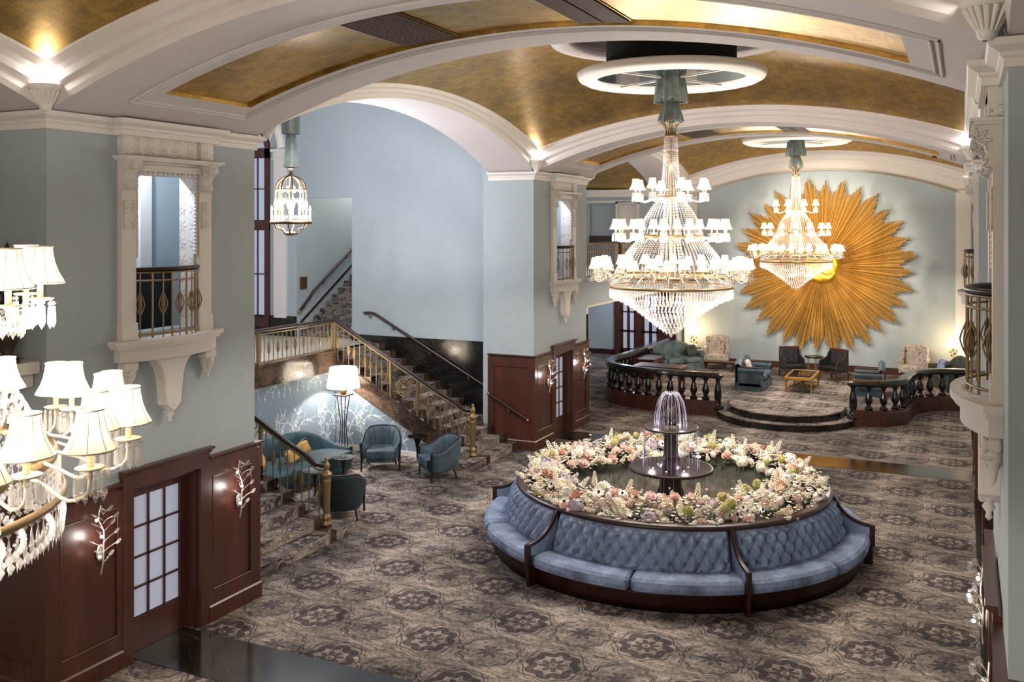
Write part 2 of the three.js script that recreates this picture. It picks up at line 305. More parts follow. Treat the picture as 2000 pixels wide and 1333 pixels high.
// ---------------------------------------------------------------- materials
const std = (color, o = {}) => { const { met, along, ...p } = o; const m = (p.clearcoat || p.sheen || p.transmission) ? new THREE.MeshPhysicalMaterial({ color, ...p }) : new THREE.MeshStandardMaterial({ color, roughness: 0.7, ...p }); m.side = THREE.DoubleSide; if (met) m.userData.metres = true; if (along) m.userData.along = true; return m; };
const M = {
  carpet: std(0xffffff, { map: carpetT, roughness: 0.95, bumpMap: plasterB, bumpScale: 0.004, met: true }),
  wall: std(0xa8b3b6, { map: paintT, roughness: 0.72, bumpMap: plasterB, bumpScale: 0.002, met: true }),
  cream: std(0xd8d3cc, { roughness: 0.55 }),
  carved: std(0xd7d1c8, { roughness: 0.6, bumpMap: carveB, bumpScale: 0.03, met: true }),
  ceil: std(0xcfc8c6, { map: paintT, roughness: 0.75, met: true }),
  gold: std(0xffffff, { map: goldT, roughnessMap: goldR, roughness: 0.8, metalness: 0.92, met: true }),
  vent: std(0x4d3c2e, { roughness: 0.7 }),
  wood: std(0xffffff, { map: woodT, roughness: 0.35, clearcoat: 0.25, clearcoatRoughness: 0.35, met: true }),
  darkWood: std(0xa08478, { map: woodT, roughness: 0.4, clearcoat: 0.3, clearcoatRoughness: 0.3, met: true }),
  black: std(0x0c0a0a, { roughness: 0.5 }),
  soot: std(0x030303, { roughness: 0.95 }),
  binding: std(0x8a8277, { roughness: 0.9 }),
  blackGloss: std(0x0d0c0d, { roughness: 0.12 }),
  marble: std(0xffffff, { map: marbleT, roughness: 0.14, met: true }),
  brownMarble: std(0xffffff, { map: brownMarbleT, roughness: 0.16, met: true }),
  brass: std(0x8e7a56, { metalness: 0.7, roughness: 0.42 }),
  antique: std(0x6d563c, { metalness: 0.7, roughness: 0.45 }),
  gilt: std(0xc9962f, { metalness: 0.8, roughness: 0.36 }),
  giltRod: std(0xcda356, { metalness: 0.65, roughness: 0.42 }),
  giltRod2: std(0xb88d44, { metalness: 0.65, roughness: 0.46 }),
  giltRod3: std(0xd9b262, { metalness: 0.65, roughness: 0.4 }),
  silver: std(0xcfc8be, { metalness: 0.8, roughness: 0.25 }),
  velvet: std(0x93a6ca, { map: velvetT, roughness: 0.8, sheen: 0.7, sheenRoughness: 0.4, sheenColor: new THREE.Color(0.35, 0.42, 0.55), met: true }),
  teal: std(0x244c56, { map: velvetT, roughness: 0.75, sheen: 0.7, sheenRoughness: 0.4, sheenColor: new THREE.Color(0.1, 0.2, 0.23), met: true }),
  slate: std(0x475c68, { map: velvetT, roughness: 0.8, sheen: 0.4, sheenColor: new THREE.Color(0.15, 0.22, 0.25), met: true }),
  midnight: std(0x16282f, { map: velvetT, roughness: 0.8, sheen: 0.3, sheenColor: new THREE.Color(0.05, 0.14, 0.16), met: true }),
  sage: std(0x66777a, { map: velvetT, roughness: 0.85, met: true }),
  moss: std(0x454f47, { map: velvetT, roughness: 0.85, met: true }),
  mustard: std(0xc8a35c, { map: velvetT, roughness: 0.85, met: true }),
  floral: std(0xffffff, { map: floralT, roughness: 0.9, met: true }),
  blackFloral: std(0xffffff, { map: blackFloralT, roughness: 0.7, met: true }),
  sleeve: std(0x7f8a80, { map: velvetT, roughness: 0.6, met: true }),
  paper: std(0xffffff, { map: wallpaperT, roughness: 0.7, met: true }),
  tile: std(0xffffff, { map: tileT, roughness: 0.25, met: true }),
  frost: std(0xb4bccb, { roughness: 0.4, emissive: 0xaeb8d0, emissiveIntensity: 0.28 }),  // faint emission stands in for light behind the frosted glass
  glass: std(0xffffff, { transmission: 1, roughness: 0.02, thickness: 0 }),
  crystal: std(0xf4f2f1, { roughness: 0.08, transmission: 0.84, thickness: 0, ior: 1.5 }),
  prism: std(0xf6f4f2, { roughness: 0.06, transmission: 0.82, thickness: 0, ior: 1.5 }),
  shade: std(0xf4e6cc, { roughness: 1, transmission: 0.5, thickness: 0, emissive: 0xffebd2, emissiveIntensity: 0.8 }),
  lampBulb: std(0xffffff, { emissive: 0xffefdc, emissiveIntensity: 26 }),
  candle: std(0xe8d6b0, { roughness: 0.6, emissive: 0xffd9a0, emissiveIntensity: 0.35 }),
  bulb: std(0xffffff, { emissive: 0xfff0da, emissiveIntensity: 6 }),
  glow: std(0xffffff, { emissive: 0xfff4e6, emissiveIntensity: 3.5 }),
  enamel: std(0xe6dcc8, { roughness: 0.4 }),
  mirror: std(0xb9c0c0, { metalness: 1, roughness: 0.06 }),
  bronze: std(0x2f2520, { metalness: 0.35, roughness: 0.4 }),
  water: std(0x45453f, { roughness: 0.12 }),
  spray: std(0xf2f2ff, { roughness: 0.15, transmission: 0.7, thickness: 0 }),
  iron: std(0x3d3128, { metalness: 0.5, roughness: 0.55 }),
};
const WARM = 0xfff3e6, SOFT = 0xfff6ee, COOL = 0xe2ebff;

// ================================================================ the hall
carpetT.offset.set(9.138 / 3.408, -10.046 / 3.936);
const floorO = struct('floor', [bx(-13.6, 0.2, -0.2, 0, -3, 34.2)], M.carpet, 'patterned taupe carpet with dark rosettes across the hall');
struct('floor', [bx(0.2, 3.2, -0.2, 0, -3, 34.2)], M.marble, 'black marble border along the right wall');
struct('floor', [bx(XL - 0.3, 0.2, -0.02, 0.006, 8.5, 9.45)], M.marble, 'black veined marble strip in front of the nearest glass door');
struct('floor', [bx(XL - 0.3, 0.2, -0.02, 0.006, 21.75, 22.7)], M.marble, 'polished marble strip across the carpet before the platform');
struct('floor', [bx(-14.5, -9.0, -0.2, -0.001, 20.4, 38)], M.carpet, 'carpet of the side passage beyond the second pier');

const SR = 12.07, S = x => 7.50 - (SR - Math.sqrt(SR * SR - x * x));
const LR = 11.74, SL = x => 7.62 - (LR - Math.sqrt(LR * LR - x * x));
const cc = (u, m) => { const R = 13.7, f = q => R - Math.sqrt(R * R - q * q); return 0.74 * f(u) / f(m); };
const GX = 4.45, GD = 4.675;   // half sizes of the gilded vaults
const vaultY = (x, z) => 7.84 + 0.74 - cc(x, GX) - cc(z, GD);
const STEPS = [[0, 0], [0.12, 0.14], [0.12, 0.34], [0.42, 0.42], [0.46, 0.62], [0.8, 0.72], [0.86, 0.95], [1, 1]];

BAYS.forEach(([d0, d1], bi) => {
  const cd = (d0 + d1) / 2, which = ['nearest', 'middle', 'far'][bi];
  // gilded vault with a round opening
  const hole = 1.85;
  const g = grid(96, 14, (u, v) => {
    const q = (u * 4) % 4, sd = Math.floor(q), w = (q - sd) * 2 - 1, e = [[GX, w * GD], [-w * GX, GD], [-GX, -w * GD], [w * GX, -GD]][sd], t = Math.atan2(e[1], e[0]);
    const x = lerp(hole * Math.cos(t), e[0], v), z = lerp(hole * Math.sin(t), e[1], v);
    return [XC + x, vaultY(x, z), -(cd + z)];
  });
  struct('ceiling', g, M.gold, `gold leaf vault over the ${which} bay`);
  // archivolts on the four sides
  const A = structGroup('trim_' + (bi + 1), `stepped white arch mouldings around the ${which} gold vault`);
  for (const s of [-1, 1]) {
    const n = 48;
    const f = (u, v) => { const x = lerp(-HW, HW, u), [o, h] = STEPS[Math.round(v * (STEPS.length - 1))]; const xx = clamp(x, -GX, GX), T = 7.84 - cc(xx, GX); return [XC + lerp(x, xx, o), lerp(S(x), T + 0.004, h), -(cd + s * lerp((d1 - d0) / 2, GD, o))]; };
    const g2 = geo(grid(n, STEPS.length - 1, f)); g2.computeVertexNormals();
    part('arch_moulding', g2, M.ceil, A);
    const HL = (d1 - d0) / 2, X0 = s < 0 ? XL : XR;
    const f2 = (u, v) => { const z = lerp(-HL, HL, u), [o, h] = STEPS[Math.round(v * (STEPS.length - 1))]; const zz = clamp(z, -GD, GD), T = 7.84 - cc(zz, GD); return [lerp(X0, XC + s * GX, o), lerp(SL(z), T + 0.004, h), -(cd + lerp(z, zz, o))]; };
    const g3 = geo(grid(n, STEPS.length - 1, f2)); g3.computeVertexNormals();
    part('arch_moulding', g3, M.cream, A);
    // the deep underside of the side arch
    part('arch_soffit', grid(n, 1, (u, v) => { const z = lerp(-HL, HL, u); return [X0 + s * 1.18 * v, SL(z), -(cd + z)]; }), M.ceil, A);
    // spandrel wall behind the side arch, closing the hall
    part('arch_wall', grid(n, 1, (u, v) => { const z = lerp(-HL, HL, u); return [X0 + s * 1.18, lerp(SL(z), 9.4, v), -(cd + z)]; }), M.ceil, A);
  }
  // round opening, dark drum and the hanging disc with a mirror
  const R = thing('ceiling_ring', ['white ceiling disc over the chandelier at the left edge', 'white ceiling disc with mirror above the big middle chandelier', 'smaller looking white ceiling disc above the far chandelier'][bi], 'ceiling disc', [XC, 7.7, cd]);
  const yo = vaultY(hole, 0) - 7.7;
  part('opening_trim', lathe([[hole - 0.18, yo + 0.06], [hole - 0.16, yo - 0.05], [hole, yo - 0.1], [hole + 0.16, yo - 0.1], [hole + 0.2, yo - 0.02], [hole + 0.1, yo + 0.08]], 64), M.ceil, R);
  part('opening_wall', lathe([[hole - 0.17, yo], [hole - 0.17, yo + 0.7], [0.01, yo + 0.7]], 48), M.ceil, R);
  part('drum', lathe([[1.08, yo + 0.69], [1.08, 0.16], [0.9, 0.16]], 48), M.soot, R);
  part('disc_rim', lathe([[1.24, 0.06], [1.26, 0.02], [1.3, 0.05], [1.33, 0.0], [1.44, -0.01], [1.46, 0.03], [1.53, 0.035], [1.56, 0.08], [1.575, 0.15], [1.5, 0.19], [1.1, 0.2], [1.24, 0.06]], 72), M.cream, R);
  part('mirror', lathe([[0.0, 0.06], [1.25, 0.06]], 48), M.mirror, R);
  for (let k = 0; k < 4; k++) part('mirror_bar', rod([0, 0.05, 0], [1.25 * Math.cos(k * Math.PI / 2 + 0.5), 0.05, 1.25 * Math.sin(k * Math.PI / 2 + 0.5)], 0.01), M.cream, R);
  // corbels with uplights in the four corners
  for (const sx of [-1, 1]) for (const sd of [-1, 1]) {
    const x = sx < 0 ? XL + 0.13 : XR - 0.13, d = sd < 0 ? d0 + 0.12 : d1 - 0.12;
    const c = thing('corbel_uplight', `fluted white corbel lamp in the ${sd > 0 ? 'far' : 'near'} ${sx < 0 ? 'left' : 'right'} corner of the ${which} vault`, 'uplight', [x, CORN1, d], 0, 'corbel uplights under the vaults');
    const fl = []; for (let k = 0; k < 16; k++) { const a = k / 16 * Math.PI * 2; fl.push(rod([0.05 * Math.cos(a), 0.02, 0.05 * Math.sin(a)], [0.145 * Math.cos(a), 0.2, 0.145 * Math.sin(a)], 0.008, 0.02, 5)); }
    part('corbel', [lathe([[0.03, -0.02], [0.06, 0.0], [0.075, 0.07], [0.14, 0.2], [0.17, 0.21], [0.175, 0.26], [0.155, 0.27], [0.12, 0.22], [0.001, 0.2]], 16), fl], M.cream, c);
    part('lamp_bulb', lathe([[0.001, 0.25], [0.11, 0.25]], 12), M.glow, c);
    light(c, -sx * 0.05, 0.38, sd * 0.05, SOFT, 0.9, 3);
  }
});

// bands of ceiling between the bays, each with a sunk gold panel and vents
PIERS.forEach(([d0, d1], i) => {
  const G = structGroup('ceiling_band', `white ceiling band with sunk gold panel over the ${i ? 'second' : 'first'} pair of piers`);
  G.userData.category = 'ceiling';
  const p0 = d0 + 0.99, p1 = d1 - 0.94, px = 3.97, up = 0.045, n = 60;
  const strip = (xa, xb, da, db, o = 0, k = n) => grid(k, 2, (u, v) => { const x = lerp(xa, xb, u); return [XC + x, S(x) + o, -lerp(da, db, v)]; });
  part('soffit', [strip(-HW, HW, d0, p0), strip(-HW, HW, p1, d1), strip(-HW, -px, p0, p1, 0, 6), strip(px, HW, p0, p1, 0, 6)], M.ceil, G);
  const wallS = (x) => grid(1, 1, (u, v) => [XC + x, S(x) + up * u, -lerp(p0, p1, v)]);
  const wallD = (d) => grid(n, 1, (u, v) => { const x = lerp(-px, px, u); return [XC + x, S(x) + up * v, -d]; });
  part('panel_edge', [wallS(-px), wallS(px), wallD(p0), wallD(p1)], M.gold, G);
  part('gold_panel', strip(-px, px, p0 - 0.001, p1 + 0.001, up), M.gold, G);
  // thin frame line standing proud around the panel
  const fr = (q, e) => { const pts = []; for (let k = 0; k <= n; k++) { const x = lerp(-px - q, px + q, k / n); pts.push([XC + x, S(x) - 0.004, -(p0 - e)]); } const b = pts.map(p => [p[0], p[1], -(p1 + e)]); return [tube(pts, 0.018, n, 5), tube(b, 0.018, n, 5), tube([pts[0], b[0]], 0.018, 4, 5), tube([pts[n], b[n]], 0.018, 4, 5)]; };
  part('panel_frame', [fr(0.22, 0.18), fr(0.28, 0.24)], M.ceil, G);
  for (const [xa, xb] of [[-1.56, -0.88], [0.64, 0.92], [0.95, 1.23]]) {
    part('vent_frame', strip(xa - 0.025, xb + 0.025, p0 + 0.02, p1 - 0.02, up - 0.012, 6), M.gilt, G);
    const v = part('vent', strip(xa, xb, p0 + 0.05, p1 - 0.05, up - 0.02, 6), M.vent, G);
    const bars = []; for (let k = 0; k < 14; k++) { const x = lerp(xa, xb, (k + 0.5) / 14); bars.push(bx(XC + x - 0.006, XC + x + 0.006, S(x) + up - 0.03, S(x) + up - 0.02, p0 + 0.06, p1 - 0.06)); }
    part('vent_slats', bars, M.vent, v);
  }
  if (i) { const k = thing('smoke_detector', 'tiny dark detector on the far ceiling band at right', 'detector', [XC + 3.85, S(3.85) - 0.06, d1 - 0.5]); part('detector_body', lathe([[0.001, 0], [0.05, 0.01], [0.05, 0.06]], 12), M.vent, k); }
});

// ---- piers: walls with a window above and a door below
const DOORZ = 0.56, WINZ = 0.53, W0 = 3.98, W1 = 5.96;
const CORNICE = [[-0.02, 0], [0.03, 0], [0.03, 0.06], [0.05, 0.075], [0.055, 0.1], [0.12, 0.14], [0.13, 0.16], [0.13, 0.19], [-0.02, 0.19]];
const CAP = [[0, 0], [0.03, 0], [0.035, 0.03], [0.07, 0.05], [0.085, 0.06], [0.085, 0.085], [0, 0.085]];
const BASE = [[0, 0], [0.075, 0], [0.075, 0.2], [0.06, 0.22], [0.055, 0.24], [0, 0.24]];
const PC = [8.98, 22.2];
function holed(x0, x1, d0, d1, holes, y0, y1) {   // slab with openings [da, db, ya, yb]
  const ds = [d0, d1, ...holes.flatMap(h => [h[0], h[1]])].sort((a, b) => a - b), out = [];
  for (let i = 0; i + 1 < ds.length; i++) {
    if (ds[i + 1] - ds[i] < 1e-6) continue; const m = (ds[i] + ds[i + 1]) / 2; let y = y0;
    for (const h of holes.filter(h => h[0] < m && h[1] > m).sort((a, b) => a[2] - b[2])) { if (h[2] > y) out.push(bx(x0, x1, y, h[2], ds[i], ds[i + 1])); y = h[3]; }
    if (y < y1) out.push(bx(x0, x1, y, y1, ds[i], ds[i + 1]));
  }
  return out;
}
PIERS.forEach(([d0, d1], i) => {
  const c = PC[i], nm = i ? 'second' : 'first';
  for (const s of [-1, 1]) {
    const side = s < 0 ? 'left' : 'right', X = s < 0 ? XL : XR, B = X + s * 1.18, I = X + s * 0.25;
    struct('wall_' + side, [
      holed(X, I, d0, d1, [[c - WINZ, c + WINZ, W0, W1], [c - DOORZ, c + DOORZ, 0, 2.1]], 0, 6.6),
      bx(I, B, 0, 6.6, d0, d0 + 0.22), bx(I, B, 0, 6.6, d1 - 0.22, d1), bx(B, B + s * 0.15, 0, 7.6, d0 - 0.0, d1),
    ], M.wall, `pale grey green wall of the ${nm} pier on the ${side}`);
    struct('floor', bx(I, B, 2.9, 3.1, d0 + 0.2, d1 - 0.2), M.cream, `upper floor inside the ${nm} ${side} pier`);
    const path = s < 0 ? [[B, d0], [X, d0], [X, d1], [B, d1]] : [[B, d1], [X, d1], [X, d0], [B, d0]];
    struct('trim_cornice', mould(path.map(p => [p[0], CORN0, p[1]]), CORNICE), M.cream, `cream cornice around the top of the ${nm} ${side} pier`);
    // wainscot
    const Wn = structGroup('trim_wainscot', `mahogany wainscot around the foot of the ${nm} ${side} pier`);
    const o = 0.03 * -s;
    const gaps = [[d0, c - DOORZ - 0.1], [c + DOORZ + 0.1, d1]];
    for (const [a, b] of gaps) {
      part('backing', bx(X, X + o, 0, WAIN, a, b), M.wood, Wn);
      // raised frame round a sunk panel
      const m = 0.13, y0 = 0.42, y1 = WAIN - 0.2, X2 = X + o, X3 = X + o * 1.9;
      part('stile', [bx(X2, X3, 0.2, WAIN, a, a + m), bx(X2, X3, 0.2, WAIN, b - m, b)], M.wood, Wn);
      part('rail', [bx(X2, X3, 0.2, y0, a + m, b - m), bx(X2, X3, y1, WAIN, a + m, b - m)], M.wood, Wn);
      const q = [[a + m, y0], [b - m, y0], [b - m, y1], [a + m, y1]], bead = [];
      for (let k = 0; k < 4; k++) { const A = q[k], Bq = q[(k + 1) % 4]; bead.push(rod([X3 - o * 0.2, A[1], -A[0]], [X3 - o * 0.2, Bq[1], -Bq[0]], 0.014, 0.014, 6)); }
      part('panel_bead', bead, M.wood, Wn);
    }
    for (const dd of [d0, d1]) {
      const w = dd === d0 ? -1 : 1;
      part('backing', bx(X, B, 0, WAIN, dd, dd + w * 0.03), M.wood, Wn);
      part('stile', [bx(X + o * 2, X + s * 0.13, 0.2, WAIN, dd, dd + w * 0.056), bx(B, B - s * 0.16, 0.2, WAIN, dd, dd + w * 0.056)], M.wood, Wn);
      part('rail', [bx(X + s * 0.13, B - s * 0.16, WAIN - 0.2, WAIN, dd, dd + w * 0.056), bx(X + s * 0.13, B - s * 0.16, 0.2, 0.42, dd, dd + w * 0.056)], M.wood, Wn);
    }
    const pp = path.map(p => [p[0], p[1]]);
    const run = (h, prof, list) => list.map(l => mould(l.map(p => [p[0], h, p[1]]), prof));
    const e1 = c - DOORZ - 0.16, e2 = c + DOORZ + 0.16;
    const lists = s < 0 ? [[[B, d0], [X, d0], [X, e1]], [[X, e2], [X, d1], [B, d1]]] : [[[B, d1], [X, d1], [X, e2]], [[X, e1], [X, d0], [B, d0]]];
    part('cap_rail', run(WAIN, CAP, lists), M.wood, Wn);
    part('base_board', run(0, BASE, lists), M.wood, Wn);
    // door with twelve panes, set back in its frame
    const D = structGroup('door_' + (i * 2 + (s < 0 ? 1 : 2)), `mahogany glazed door with twelve frosted panes in the ${nm} ${side} pier`);
    const xo = X + o * 2.2, xi = X + s * 0.2;
    part('door_frame', [bx(X, xo, 0, 2.27, c - DOORZ - 0.16, c - DOORZ), bx(X, xo, 0, 2.27, c + DOORZ, c + DOORZ + 0.16), bx(X, xo, 2.1, 2.27, c - DOORZ, c + DOORZ),
      bx(X, xi, 0, 2.1, c - DOORZ - 0.02, c - DOORZ + 0.03), bx(X, xi, 0, 2.1, c + DOORZ - 0.03, c + DOORZ + 0.02), bx(X, xi, 2.06, 2.12, c - DOORZ, c + DOORZ)], M.wood, D);
    const hp = s < 0 ? [[X + o, 2.27, c - DOORZ - 0.2], [X + o, 2.27, c + DOORZ + 0.2]] : [[X + o, 2.27, c + DOORZ + 0.2], [X + o, 2.27, c - DOORZ - 0.2]];
    part('door_header', mould(hp, CAP.map(p => [p[0] * 1.1, p[1]])), M.wood, D);
    const a = c - DOORZ + 0.03, b = c + DOORZ - 0.03, xa = xi - s * 0.06, pa = a + 0.13, pb = b - 0.13, ya = 0.42, yb = 1.93;
    const leaf = part('door_leaf', [bx(xa, xi, 0.01, 2.06, a, pa), bx(xa, xi, 0.01, 2.06, pb, b), bx(xa, xi, 0.01, ya, pa, pb), bx(xa, xi, yb, 2.06, pa, pb)], M.wood, D);
    for (let k = 1; k < 3; k++) part('muntin', bx(xa, xi, ya, yb, lerp(pa, pb, k / 3) - 0.013, lerp(pa, pb, k / 3) + 0.013), M.wood, leaf);
    for (let k = 1; k < 4; k++) part('muntin', bx(xa, xi, lerp(ya, yb, k / 4) - 0.013, lerp(ya, yb, k / 4) + 0.013, pa, pb), M.wood, leaf);
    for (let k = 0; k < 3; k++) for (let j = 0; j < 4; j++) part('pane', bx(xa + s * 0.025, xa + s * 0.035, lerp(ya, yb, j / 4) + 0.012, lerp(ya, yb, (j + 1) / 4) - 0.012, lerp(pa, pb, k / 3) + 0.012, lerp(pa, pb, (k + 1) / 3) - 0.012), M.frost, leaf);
    part('door_knob', ball(0.03, xa - s * 0.04, 1.02, -(a + 0.06)), M.brass, leaf);

    // window opening with carved surround, sill on brackets and bowed balcony rail
    const K = structGroup('window_' + (i * 2 + (s < 0 ? 1 : 2)), `cream carved window surround with bracketed sill on the ${nm} ${side} pier`);
    const f = -s, e = 0.22;   // f points into the hall
    const P = (x0, x1, y0, y1, z0, z1, r) => bx(X + f * x0, X + f * x1, y0, y1, c + z0, c + z1, r);
    part('jamb_pilaster', [P(0, 0.07, W0 - 0.06, W1 + 0.12, -WINZ - e, -WINZ), P(0, 0.09, W0 - 0.06, W0 + 0.14, -WINZ - e - 0.01, -WINZ + 0.01)], M.cream, K);
    part('jamb_pilaster', [P(0, 0.07, W0 - 0.06, W1 + 0.12, WINZ, WINZ + e), P(0, 0.09, W0 - 0.06, W0 + 0.14, WINZ - 0.01, WINZ + e + 0.01)], M.cream, K);
    for (const z of [-WINZ - e / 2, WINZ + e / 2]) {
      part('pilaster_carving', P(0.07, 0.085, 5.25, 5.6, z - 0.08, z + 0.08, 0.006), M.carved, K);
      const sc = []; const prof = [[0, 0], [0.2, 0], [0.21, -0.05], [0.17, -0.11], [0.12, -0.15], [0.1, -0.22], [0.12, -0.28], [0.1, -0.34], [0, -0.36]];
      const sh = new THREE.Shape(prof.map(p => new THREE.Vector2(...p))); const eg = new THREE.ExtrudeGeometry(sh, { depth: 0.15, bevelSize: 0.012, bevelThickness: 0.012, bevelSegments: 1 });
      eg.rotateY(f > 0 ? 0 : Math.PI); eg.translate(X, W1 + 0.12, -(c + z) - (f > 0 ? 0.075 : -0.075)); sc.push(eg);
      sc.push(rod([X + f * 0.17, W1 + 0.05, -(c + z - 0.085)], [X + f * 0.17, W1 + 0.05, -(c + z + 0.085)], 0.05, 0.05, 10), rod([X + f * 0.1, W1 - 0.19, -(c + z - 0.08)], [X + f * 0.1, W1 - 0.19, -(c + z + 0.08)], 0.035, 0.035, 10));
      part('scroll_bracket', sc, M.carved, K);
    }
    part('reveal', [bx(X, I, W0, W1, c - WINZ - 0.001, c - WINZ + 0.035), bx(X, I, W0, W1, c + WINZ - 0.035, c + WINZ + 0.001), bx(X, I, W1 - 0.035, W1 + 0.001, c - WINZ, c + WINZ)], M.carved, K);
    const rope = []; for (let k = 0; k < 22; k++) { const y = lerp(W0 + 0.95, W1 - 0.03, k / 21); for (const z of [-WINZ + 0.03, WINZ - 0.03]) rope.push(ball(0.032, X + f * 0.03, y, -(c + z), 6, 5)); }
    for (let k = 0; k < 12; k++) rope.push(ball(0.034, X + f * 0.04, W1 - 0.02, -(c + lerp(-WINZ + 0.08, WINZ - 0.08, k / 11)), 6, 5));
    part('rope_moulding', rope, M.cream, K);
    part('lintel', [P(0, 0.1, W1 - 0.0, W1 + 0.08, -WINZ, WINZ), P(0, 0.06, W1 + 0.08, W1 + 0.13, -WINZ, WINZ)], M.cream, K);
    part('mid_ledge', [P(0, 0.2, W1 + 0.12, W1 + 0.145, -WINZ - e - 0.05, WINZ + e + 0.05), P(0, 0.23, W1 + 0.145, W1 + 0.17, -WINZ - e - 0.08, WINZ + e + 0.08)], M.cream, K);
    part('frieze', [P(0, 0.06, W1 + 0.17, CORN0 + 0.02, -WINZ, WINZ)], M.carved, K);
    part('frieze_block', [P(0, 0.1, W1 + 0.17, CORN0 + 0.02, -WINZ - e, -WINZ), P(0, 0.1, W1 + 0.17, CORN0 + 0.02, WINZ, WINZ + e)], M.carved, K);
    const cp = [[X, -WINZ - e - 0.03], [X + f * 0.12, -WINZ - e - 0.03], [X + f * 0.12, WINZ + e + 0.03], [X, WINZ + e + 0.03]].map(p => [p[0], CORN0 + 0.005, c + p[1]]);
    part('cornice_break', mould(s < 0 ? cp : cp.slice().reverse(), CORNICE.map(p => [p[0], p[1]])), M.cream, K);
    // bowed sill
    const bow = (w, out, o0) => { const pts = []; for (let k = 0; k <= 20; k++) { const z = lerp(-w, w, k / 20), q = 1 - Math.pow(Math.abs(z) / w, 2.2); pts.push([X + f * (o0 + out * q), z]); } return pts; };
    const slab = (w, out, o0, y0, y1) => { const pts = [[X, -w], ...bow(w, out, o0), [X, w]]; const sh = new THREE.Shape(pts.map(p => new THREE.Vector2(p[0], -(c + p[1])))); const g = new THREE.ExtrudeGeometry(sh, { depth: y1 - y0, bevelEnabled: false }); g.rotateX(Math.PI / 2); g.translate(0, y1, 0); const q = g.attributes.position; return g; };
    part('sill', [slab(0.9, 0.24, 0.14, W0 - 0.12, W0 - 0.06), slab(0.86, 0.23, 0.12, W0 - 0.16, W0 - 0.12), slab(0.8, 0.2, 0.1, W0 - 0.32, W0 - 0.16)].map(g => g), M.cream, K);
    for (const z of [-0.66, 0.66]) part('sill_bracket', [P(0, 0.15, W0 - 0.44, W0 - 0.32, z - 0.11, z + 0.11, 0.03), lathe([[0.001, -0.3], [0.03, -0.26], [0.05, -0.16], [0.09, -0.1], [0.1, -0.02], [0.09, 0]], 10, X + f * 0.07, W0 - 0.42, -(c + z))], M.carved, K);
    const bsh = new THREE.Shape(); bsh.moveTo(-0.34, 0); bsh.quadraticCurveTo(-0.15, -0.06, -0.13, -0.36); bsh.lineTo(-0.1, -0.6); bsh.lineTo(0, -0.68); bsh.lineTo(0.1, -0.6); bsh.lineTo(0.13, -0.36); bsh.quadraticCurveTo(0.15, -0.06, 0.34, 0); 
    const bg = new THREE.ExtrudeGeometry(bsh, { depth: 0.14, bevelSize: 0.02, bevelThickness: 0.02, bevelSegments: 2, curveSegments: 10 }); bg.rotateY(f * Math.PI / 2); bg.translate(X, W0 - 0.32, -c);
    part('center_bracket', [bg], M.cream, K);
    part('bracket_drop', [lathe([[0.001, -0.2], [0.03, -0.17], [0.02, -0.13], [0.055, -0.08], [0.03, -0.04], [0.08, 0.0], [0.09, 0.05]], 10, X + f * 0.08, W0 - 0.98, -c)], M.carved, K);
    // balcony rail
    const Rl = thing('balcony_rail', `bowed antique brass balcony rail in the window of the ${nm} ${side} pier`, 'railing', [X, W0 - 0.06, c]);
    const rb = (o0, h, r, mt, nme) => { const pts = bow(WINZ - 0.01, 0.2, o0).map(p => V(p[0] - X, h, -p[1])); part(nme, tube(pts, r, 24, 6), mt, Rl); };
    rb(0.05, 0.84, 0.028, M.bronze, 'handrail'); rb(0.05, 0.8, 0.012, M.brass, 'top_bar'); rb(0.05, 0.7, 0.012, M.brass, 'upper_bar'); rb(0.05, 0.05, 0.014, M.brass, 'bottom_bar');
    for (let k = 0; k < 9; k++) {
      const z = lerp(-WINZ + 0.05, WINZ - 0.05, k / 8), q = 1 - Math.pow(Math.abs(z) / (WINZ - 0.01), 2.2), x = f * (0.05 + 0.2 * q);
      const gg = [rod([x, 0, -z], [x, 0.8, -z], k % 2 ? 0.014 : 0.009)];
      if (k % 2 === 0) for (let m = 0; m < 4; m++) { const a = m * Math.PI / 2 + 0.4, R0 = 0.055; gg.push(tube([[x, 0.27, -z], [x + R0 * 0.7 * Math.cos(a), 0.35, -z + R0 * 0.7 * Math.sin(a)], [x + R0 * Math.cos(a), 0.41, -z + R0 * Math.sin(a)], [x + R0 * 0.6 * Math.cos(a), 0.48, -z + R0 * 0.6 * Math.sin(a)], [x, 0.56, -z]], 0.008, 10, 5)); }
      part('baluster', gg, M.brass, Rl);
    }
    // room seen through the window: pale wall and white door frame, lit by a globe added out of view
    part('inner_wall', bx(B - s * 0.02, B, 3.1, 6.6, d0 + 0.22, d1 - 0.22), M.wall, K);
    part('inner_frame', [P(-1.16, -1.08, 3.1, 6.2, 0.02, 0.2), P(-1.16, -1.08, 3.1, 6.2, 0.62, 0.82), P(-1.16, -1.08, 5.98, 6.2, 0.02, 0.82)], M.cream, K);
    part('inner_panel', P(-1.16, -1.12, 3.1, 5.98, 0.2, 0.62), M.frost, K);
    part('inner_dado', P(-0.46, -0.42, 3.1, 4.7, -WINZ, WINZ), M.midnight, K);
    if (s < 0 || i === 0) { const gl = thing('unseen_globe', `small unseen globe added to light the ${nm} ${side} pier room`, 'lamp', [X + s * 0.62, 6.1, c - 0.1]); part('lamp_bulb', ball(0.09, 0, 0.2, 0, 12, 10), M.glow, gl); part('stem', rod([0, 0.28, 0], [0, 0.4, 0], 0.015), M.brass, gl); light(gl, 0, 0.2, 0, COOL, s < 0 ? 8 : 3, 4); }
  }
});

